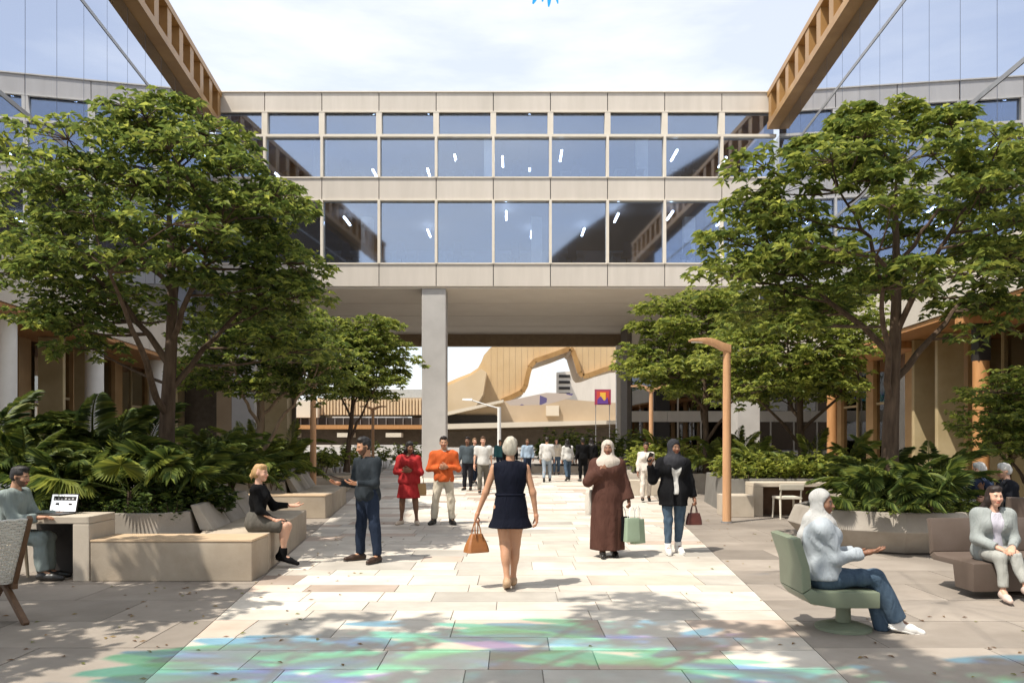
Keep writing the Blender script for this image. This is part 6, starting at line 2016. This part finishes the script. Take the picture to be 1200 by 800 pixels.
# man with the tablet
p = Person('bearded man in dark shirt and jeans holding a tablet', -1.96, 10.45, 140, 1.70, 1.04, False, 'tan', torso=(0, 0.02, 1),
           armR=((0.16, 0.18, -1), (-0.05, 0.97, 0.03)), armL=((-0.16, 0.22, -1), (0.55, 0.85, 0.05)),
           legR=((0.12, 0.05, -1), (0.06, -0.06, -1), (0.3, 1, 0)), legL=((-0.17, 0.04, -1), (-0.10, -0.05, -1), (-0.3, 1, 0)), head=(-14, -16), h=0.013, palmR=(-0.3, 0, 1), palmL=(0.3, 0, 1), curl=(0.35, 0.35), beard=(0.02, 0.014, 0.012))
p.top(cloth('charcoal_shirt', (0.018, 0.023, 0.028), (0.028, 0.034, 0.040)), 'shirt', 1.95, -0.035, 0.014, 0.056, nf=14)
p.part('collar', [cone(p.N + p.front * 0.02 - p.up * 0.005, p.N + p.up * 0.03, 0.068, 0.060, 0.01)], MATS['cloth_charcoal_shirt'], [cone(p.N - p.up * 0.05, p.N + p.up * 0.12, 0.058, 0.052), cone(p.N + p.front * 0.1, p.N + p.front * 0.06 + p.up * 0.05, 0.03, 0.04)], [(p.N + p.up * 0.028, p.up)], 0.0, h=0.008)
p.trousers(DENIM, 'jeans', 0.014, 1.96, 0.014); p.shoes(LEATH_BR, 'shoe', sole=LEATH_B, size=1.08); p.hair((0.012, 0.010, 0.009), 'short')
a, b = np.array(p.world(p.hand_at['R'])), np.array(p.world(p.hand_at['L'])); c = (a + b) / 2
tab = thing('tablet', 'dark tablet held flat by the bearded man', 'tablet', (c[0] - 0.02, c[1] - 0.02, c[2] + 0.03), math.radians(125))
tab.rotation_euler[0] = 0.35
MB().box(-0.10, 0.10, -0.06, 0.21, -0.004, 0.006).build('case', M_DARK, tab, bevel=0.003)
MB().box(-0.09, 0.09, -0.05, 0.20, 0.0062, 0.0075).build('screen', mat('tablet_glass', (0.02, 0.02, 0.025), (0.02, 0.02, 0.025), rough=0.1, spec=0.6), tab)
wr = np.array(p.world(p.wri['L'] - p.hdir['L'] * 0.015))
o = MB().tube([(0, 0.008, 0), (0, -0.008, 0)], 0.034, 16).build('wristwatch', M_STEEL, smooth=True); o.location = wr; o.rotation_euler = (0, 0, math.radians(118 - 16)); tag(o, 'steel wristwatch on the tablet man', 'watch')

# woman in red
p = Person('woman in a red short outfit with long dark hair and crossed arms', at(479, 0, 15.0)[0], 15.0, 176, 1.62, 1.12, True, 'brown',
           armR=((0.30, 0.10, -1), (-0.95, 0.52, 0.12)), armL=((-0.30, 0.14, -1), (0.95, 0.58, 0.22)),
           legR=((0.10, 0.03, -1), (0.06, -0.05, -1), (0.3, 1, 0)), legL=((-0.12, 0.03, -1), (-0.06, -0.05, -1), (-0.35, 1, 0)), head=(38, -6), bare=('legs',), h=0.017, curl=(0.6, 0.6), palmR=(0, -1, 0), palmL=(0, -1, 0))
RED = cloth('red', (0.30, 0.020, 0.022), (0.38, 0.035, 0.035))
p.top(RED, 'blouse', 1.7, -0.03, 0.02, 0.058, sinf=0.022); p.skirt(RED, 'skirt', 0.09, 0.20, r1=(0.128, 0.10), amp=0.03)
p.shoes(mat('beige_shoe', (0.55, 0.45, 0.35), (0.6, 0.5, 0.4), rough=0.5)); p.hair((0.012, 0.009, 0.008), 'long')
hp_ = p.world(np.array([-0.24, 0.0, 0.62]) + p.P * 0)
handbag('shoulder_bag', 'tan shoulder bag hanging beside the woman in red', (hp_[0], hp_[1] + 0.02, 1.02), 0.2, 0.20, 0.08, 0.24, mat('sand_leather', (0.36, 0.22, 0.09), (0.42, 0.27, 0.12), rough=0.5), 0.22, 0.9)

# man in the orange sweater
p = Person('man in orange sweater and cream trousers with crossed arms', at(520, 0, 15.0)[0], 15.0, 182, 1.72, 1.0, False, 'olive',
           armR=((0.34, 0.08, -1), (-0.95, 0.50, 0.10)), armL=((-0.34, 0.12, -1), (0.95, 0.56, 0.20)),
           legR=((0.17, 0.03, -1), (0.10, -0.05, -1), (0.35, 1, 0)), legL=((-0.13, 0.03, -1), (-0.04, -0.05, -1), (-0.35, 1, 0)), head=(4, -2), h=0.017, curl=(0.6, 0.6), palmR=(0, -1, 0), palmL=(0, -1, 0))
p.top(cloth('orange_knit', (0.46, 0.085, 0.022), (0.56, 0.12, 0.035)), 'sweater', 1.95, -0.035, 0.022, 0.055)
p.part('shirt_collar', [cone(p.N + p.front * 0.015 - p.up * 0.01, p.N + p.up * 0.025, 0.070, 0.062, 0.01)], WHITE_C, [cone(p.N - p.up * 0.06, p.N + p.up * 0.12, 0.058, 0.054)], [(p.N + p.up * 0.024, p.up)], 0.0, h=0.010)
p.trousers(cloth('cream', (0.50, 0.44, 0.34), (0.56, 0.50, 0.40)), 'trousers', 0.016, 1.93, 0.018); p.shoes(LEATH_B, 'boot', high=0.09, size=1.08); p.hair((0.018, 0.012, 0.009), 'short')

# woman in the brown abaya
p = Person('woman in brown abaya and beige headscarf carrying green bags', at(712, 0, 10.85)[0], 10.85, 180, 1.63, 1.10, True, 'brown',
           armR=((0.42, 0.26, -0.85), (-0.78, 0.34, 0.70)), armL=((-0.30, 0.02, -1), (-0.18, 0.18, -1)),
           legR=((-0.02, 0.14, -1), (0, 0.02, -1), (0.1, 1, 0)), legL=((-0.03, -0.05, -1), (0, -0.20, -1), (-0.1, 1, -0.15)), head=(-4, 2), ears=False, h=0.013, curl=(0.8, 1.2), palmR=(-0.4, -0.6, 0.3))
AB = cloth('abaya', (0.060, 0.027, 0.020), (0.085, 0.040, 0.030))
H_ = 1.63
pz = p.P[2]
pr = p.torso(0.035) + p.arm('R', 0.034, 1.86, 0.022) + p.arm('L', 0.034, 1.95, 0.035)
pr.append(loft((0, 0, 0), [(0.10, 0.235, 0.20, 0, 0.01, 0.075), (0.45, 0.225, 0.185, 0, 0.01, 0.06), (0.80, 0.215, 0.165, 0, 0, 0.03), (1.02, 0.175, 0.135, 0, 0, 0.005), (1.15, 0.16, 0.12, 0, 0, 0)], None, 7, 0.7, 0.06))
p.part('abaya', pr, AB, [ell(p.N + p.up * 0.03, (0.06, 0.06, 0.05), p.TR)], [((0, 0, 0.105), (0, 0, -1))], 0.005, 13)
p.hijab(cloth('beige_scarf', (0.42, 0.365, 0.31), (0.48, 0.42, 0.36), crease=16), 1.22); p.shoes(LEATH_B, 'flat_shoe')
hw = p.world(p.hand_at['L'])
SAGE_P = mat('sage_paper', (0.22, 0.29, 0.20), (0.27, 0.34, 0.245), rough=0.7, scale=3)
handbag('paper_bag', 'sage green paper bag held by the woman in brown', (hw[0] + 0.04, hw[1] - 0.10, hw[2]), 0.35, 0.24, 0.10, 0.33, SAGE_P, 0.15, 0.86, hm=M_WHITE, soft=0.0)
handbag('paper_bag', 'second sage green paper bag swinging outermost from the woman in brown', (hw[0] + 0.14, hw[1] + 0.02, hw[2]), 0.7, 0.25, 0.10, 0.34, SAGE_P, 0.18, 0.84, hm=M_WHITE, soft=0.0)
handbag('paper_bag', 'black paper bag behind the sage green bag of the woman in brown', (hw[0] - 0.09, hw[1] - 0.02, hw[2]), -0.15, 0.24, 0.11, 0.34, BLACK, 0.14, 0.9, hm=M_DARK, soft=0.0)
sp = p.world(p.sho['R'] + p.right * 0.03 - p.front * 0.06)
handbag('tote_bag', 'cream tote bag under the arm of the woman in brown', (sp[0] + 0.02, sp[1] + 0.12, sp[2] - 0.02), 0.9, 0.32, 0.10, 0.36, cloth('canvas', (0.5, 0.46, 0.40), (0.56, 0.52, 0.46)), 0.34, 0.95)

# woman in the black blazer
p = Person('smiling woman in black blazer, dark headscarf and jeans with maroon bag', at(789, 0, 11.2)[0], 11.2, 184, 1.65, 1.10, True, 'brown',
           armR=((0.52, 0.12, -0.85), (0.22, 0.30, 0.93)), armL=((-0.28, 0.0, -1), (-0.22, 0.14, -1)),
           legR=((0.02, 0.13, -1), (0.0, 0.02, -1), (0.15, 1, 0)), legL=((-0.03, -0.06, -1), (-0.0, -0.22, -1), (-0.1, 1, -0.12)), head=(14, 0), ears=False, h=0.013, curl=(0.9, 1.25), palmR=(-0.2, 1, 0))
p.top(WHITE_C, 'white_top', 0, 0.0, 0.012, 0.055)
BZ = cloth('black_blazer', (0.006, 0.006, 0.007), (0.009, 0.009, 0.010))
p.top(BZ, 'blazer', 1.95, -0.10, 0.030, 0.062, noise=0.004, subs=p.lapel(-0.14, 0.045, 0.085))
p.trousers(DENIM_M, 'jeans', 0.010, 1.85, 0.004, waist=0.02); p.shoes(WHITE_S, 'sneaker', high=0.07, sole=WHITE_S, size=1.06)
p.hijab(cloth('charcoal_scarf', (0.022, 0.022, 0.026), (0.04, 0.04, 0.045), crease=16), 1.2)
hw = p.world(p.hand_at['L'])
handbag('handbag', 'small maroon leather handbag held by the woman in the blazer', hw, 0.15, 0.23, 0.10, 0.17, LEATH_M, 0.13, 0.72)
hw = p.world(p.hand_at['R'])
o = MB().box(-0.036, 0.036, -0.005, 0.005, -0.07, 0.07).build('phone', M_DARK, bevel=0.004); o.location = (hw[0], hw[1], hw[2] + 0.03); o.rotation_euler = (0.2, 0.3, 0.4); tag(o, 'dark phone raised by the woman in the blazer', 'phone')

# woman in white hijab on the sage seat
p = Person('woman in white headscarf, white blouse and jeans seated on the sage seat', 2.70, 6.72, -99, 1.60, 1.08, True, 'brown', torso=(0, -0.04, 1), seat=0.372, legs=1.14,
           armR=((0.12, 0.42, -0.90), (-0.04, 1.0, 0.24)), armL=((-0.10, 0.42, -0.95), (0.05, 1.0, -0.02)),
           legR=((-0.04, 1, 0.05), (-0.06, 0.44, -0.88), (0.0, 0.97, -0.22)), legL=((0.05, 1, -0.14), (0.06, 0.22, -0.97), (0, 1, 0)), head=(-26, -5), ears=False, h=0.0115, curl=(0.12, 0.25), palmR=(0, 0, 1), palmL=(0.2, 0, 1))
BLO = cloth('white_blouse', (0.30, 0.33, 0.355), (0.38, 0.41, 0.435), fold=5)
p.top(BLO, 'blouse', 1.86, -0.005, 0.032, 0.055, flare=0.018, noise=0.010, nf=19, sinf=0.018)
p.trousers(DENIM_M, 'jeans', 0.016, 1.96, 0.026, noise=0.006, nf=17)
tl = [cone(p.N - p.front * 0.06, p.N - p.front * 0.13 - p.up * 0.12, 0.075, 0.05, 0.06), cone(p.N - p.front * 0.13 - p.up * 0.12, p.N - p.front * 0.19 - p.up * 0.24, 0.05, 0.022, 0.05)]
p.hijab(cloth('white_scarf', (0.37, 0.36, 0.345), (0.44, 0.43, 0.41), fold=5, crease=16), 1.06, tl, back=0.03); p.shoes(WHITE_S, 'sneaker', sole=WHITE_S, size=1.06)

# woman in the pale blazer on the brown bench
p = Person('dark-haired woman in pale grey suit seated on the brown bench', 5.10, 8.20, 172, 1.50, 1.0, True, 'fair', torso=(0, 0.16, 1), seat=0.372,
           armR=((0.14, 0.24, -0.95), (-0.58, 0.80, -0.30)), armL=((-0.14, 0.28, -0.95), (0.50, 0.85, -0.28)),
           legR=((-0.06, 1, 0.0), (-0.02, 0.14, -1), (0.1, 1, -0.05)), legL=((0.0, 1, 0.10), (-0.12, 0.42, -0.9), (0.0, 1, -0.1)), head=(4, -3), h=0.0115, curl=(0.4, 0.4), palmR=(0, 0, -1), palmL=(0, 0, -1))
p.top(cloth('lilac_top', (0.46, 0.44, 0.50), (0.52, 0.50, 0.56)), 'inner_top', 0, 0.0, 0.010, 0.058)
p.top(cloth('pale_suit', (0.24, 0.26, 0.25), (0.30, 0.32, 0.31)), 'blazer', 1.95, -0.05, 0.024, 0.060, noise=0.005, subs=p.lapel(0.08, 0.02, 0.08))
p.trousers(cloth('pale_trousers', (0.30, 0.30, 0.275), (0.36, 0.36, 0.33)), 'trousers', 0.012, 1.86, 0.006); p.shoes(mat('blush_shoe', (0.52, 0.40, 0.34), (0.58, 0.46, 0.4), rough=0.4), 'shoe')
p.hair((0.022, 0.012, 0.009), 'long')

# man at the laptop
p = Person('bearded man in grey green suit working at the laptop desk', -5.94, 9.04, -84, 1.72, 1.04, False, 'olive', torso=(0, 0.17, 1), seat=0.442,
           armR=((0.10, 0.38, -0.92), (-0.12, 0.98, 0.10)), armL=((-0.12, 0.40, -0.9), (0.15, 0.98, 0.10)),
           legR=((0.05, 1, -0.10), (0.0, 0.10, -1), (0.1, 1, 0)), legL=((-0.05, 1, -0.12), (0.0, 0.02, -1), (-0.1, 1, 0)), head=(-4, -12), h=0.013, curl=(0.35, 0.35), palmR=(0, 0, -1), palmL=(0, 0, -1), beard=(0.02, 0.014, 0.012))
SUIT = cloth('grey_green_suit', (0.19, 0.225, 0.215), (0.24, 0.275, 0.26))
p.top(SUIT, 'jacket', 1.93, -0.04, 0.026, 0.056, noise=0.006, nf=15); p.trousers(SUIT, 'trousers', 0.016, 1.93, 0.018); p.shoes(LEATH_B, 'shoe', size=1.08); p.hair((0.012, 0.010, 0.009), 'short')

# elderly couple by the shopfront
for k, (px, yw, lab, c, sk) in enumerate(((1150, 70, 'white-haired person in patterned navy top seated at the round table', (0.04, 0.055, 0.10), 'fair'), (1180, 58, 'white-haired person in black jacket seated beside the round table', (0.012, 0.013, 0.017), 'fair'))):
    x, y = at(px, 0, 12.15 - 0.55 * k)[0], 12.15 - 0.55 * k
    p = Person(lab, x + 0.05, y, yw + 20, 1.62, 1.1, k == 0, sk, torso=(0, 0.1, 1), seat=0.44, armR=((0.2, 0.5, -0.8), (-0.4, 0.6, 0.7)), armL=((-0.15, 0.4, -0.9), (0.2, 0.95, 0.1)),
               legR=((0.05, 1, -0.1), (0, 0.1, -1), (0, 1, 0)), legL=((-0.05, 1, -0.1), (0, 0.05, -1), (0, 1, 0)), head=(8, -6), h=0.017, curl=(0.6, 0.4))
    p.top(cloth('elder_top_%d' % k, c, tuple(v * 1.8 for v in c)), 'jacket', 1.93, -0.02, 0.022, 0.055); p.trousers(cloth('elder_trouser', (0.05, 0.05, 0.06)), 'trousers'); p.shoes(LEATH_B); p.hair((0.62, 0.60, 0.57), 'bob' if k == 0 else 'short')
    st = thing('stool', ('round timber stool under the person in patterned navy', 'round timber stool under the person in the black jacket')[k], 'stool', (x + 0.05, y, 0))
    MB().lathe([(0.19, 0.40), (0.2, 0.415), (0.2, 0.43), (0.19, 0.438)], 22).build('seat', M_ASH, st, smooth=True)
    for j in range(4):
        a = math.pi / 4 + j * math.pi / 2
        MB().tube([(0.12 * math.cos(a), 0.12 * math.sin(a), 0.40), (0.18 * math.cos(a), 0.18 * math.sin(a), 0)], 0.014, 7).build('leg', M_ASH, st, smooth=True)

# people further down the walk
WALK = (((0.03, 0.28, -1), (0.0, -0.04, -1), (0.08, 1, 0.1)), ((-0.03, -0.20, -1), (0, -0.45, -1), (-0.05, 1, -0.35)))


def far_person(lab, px, d, yaw, H, fem, skin, topm, sleeve, botm, hairc, style, hem=-0.02, pose='walk', w=1.0, scarf=None, flare=0.012):
    kw = dict(legR=WALK[0], legL=WALK[1]) if pose == 'walk' else {}
    p = Person(lab, at(px, 0, d)[0], d, yaw, H, w, fem, skin, h=0.021, hands=True, armR=((0.20, 0.15, -1), (0.08, 0.35, -1)), armL=((-0.20, -0.12, -1), (-0.06, 0.15, -1)), **kw)
    p.top(topm, 'top', sleeve, hem, 0.018, 0.055)
    p.trousers(botm, 'trousers', 0.014, 1.94, flare); p.shoes(LEATH_B if flare > 0.01 else WHITE_S)
    if scarf: p.hijab(scarf)
    else: p.hair(hairc, style)
    return p


OLV = cloth('olive_trouser', (0.12, 0.11, 0.09), (0.15, 0.14, 0.115))
far_person('man in white t-shirt and olive trousers walking along the walk', 566, 23.5, 184, 1.74, False, 'fair', WHITE_C, 0.75, OLV, (0.10, 0.055, 0.03), 'short')
far_person('bearded person in dark clothes behind the man in the white t-shirt', 548, 25.2, 170, 1.74, False, 'brown', cloth('slate', (0.06, 0.075, 0.085)), 1.95, cloth('near_black', (0.016, 0.016, 0.02)), (0.012, 0.01, 0.009), 'short', pose='stand')
far_person('person with light brown hair behind the orange sweater man', 556, 28.5, 200, 1.70, True, 'fair', cloth('mauve', (0.30, 0.24, 0.26)), 1.9, DENIM, (0.22, 0.13, 0.07), 'short', pose='walk')
far_person('person in black beyond the woman in the navy dress', 598, 29.0, 10, 1.76, False, 'brown', BLACK, 1.95, BLACK, (0.012, 0.01, 0.009), 'short', pose='stand')
far_person('man in white shirt and pale jeans walking away under the bridge', 641, 30.0, -6, 1.76, False, 'tan', WHITE_C, 1.9, DENIM_L, (0.02, 0.014, 0.01), 'short', hem=-0.06)
far_person('woman with long black hair and white top striding away in jeans', 665, 31.0, 14, 1.68, True, 'tan', WHITE_C, 1.9, DENIM_M, (0.012, 0.009, 0.008), 'long', hem=-0.05)
far_person('person in black with cropped hair beside the scarfed woman under the bridge', 683, 30.5, 8, 1.74, False, 'dark', BLACK, 1.95, BLACK, (0.012, 0.01, 0.009), 'short', pose='stand')
far_person('long-haired person in black walking near the bed under the bridge', 693, 32.5, -12, 1.72, True, 'brown', BLACK, 1.95, BLACK, (0.014, 0.01, 0.009), 'long')
for k, (px, d, yw, tm, bm, fm, hs) in enumerate(((586, 36.0, 178, cloth('teal_top', (0.03, 0.09, 0.10)), DENIM, False, 'short'), (618, 34.0, 182, cloth('sky_top', (0.25, 0.32, 0.40)), DENIM, False, 'short'), (652, 36.0, 176, cloth('cream_top', (0.45, 0.40, 0.32)), DENIM_M, True, 'long'))):
    far_person(('person in teal top coming from under the bridge', 'person in sky blue top coming from under the bridge', 'long-haired person in cream top coming along the walk')[k], px, d, yw, 1.64 + 0.03 * (k % 4), fm, ('tan', 'brown', 'fair')[k % 3], tm, 1.9, bm, ((0.02, 0.014, 0.01), (0.15, 0.09, 0.05))[k % 2], hs)
far_person('person in pale clothes half hidden behind the blazer woman', 757, 20.5, 175, 1.58, True, 'brown', cloth('oat', (0.52, 0.47, 0.42)), 1.9, cloth('oat_trouser', (0.56, 0.50, 0.44)), (0.02, 0.014, 0.01), 'short')
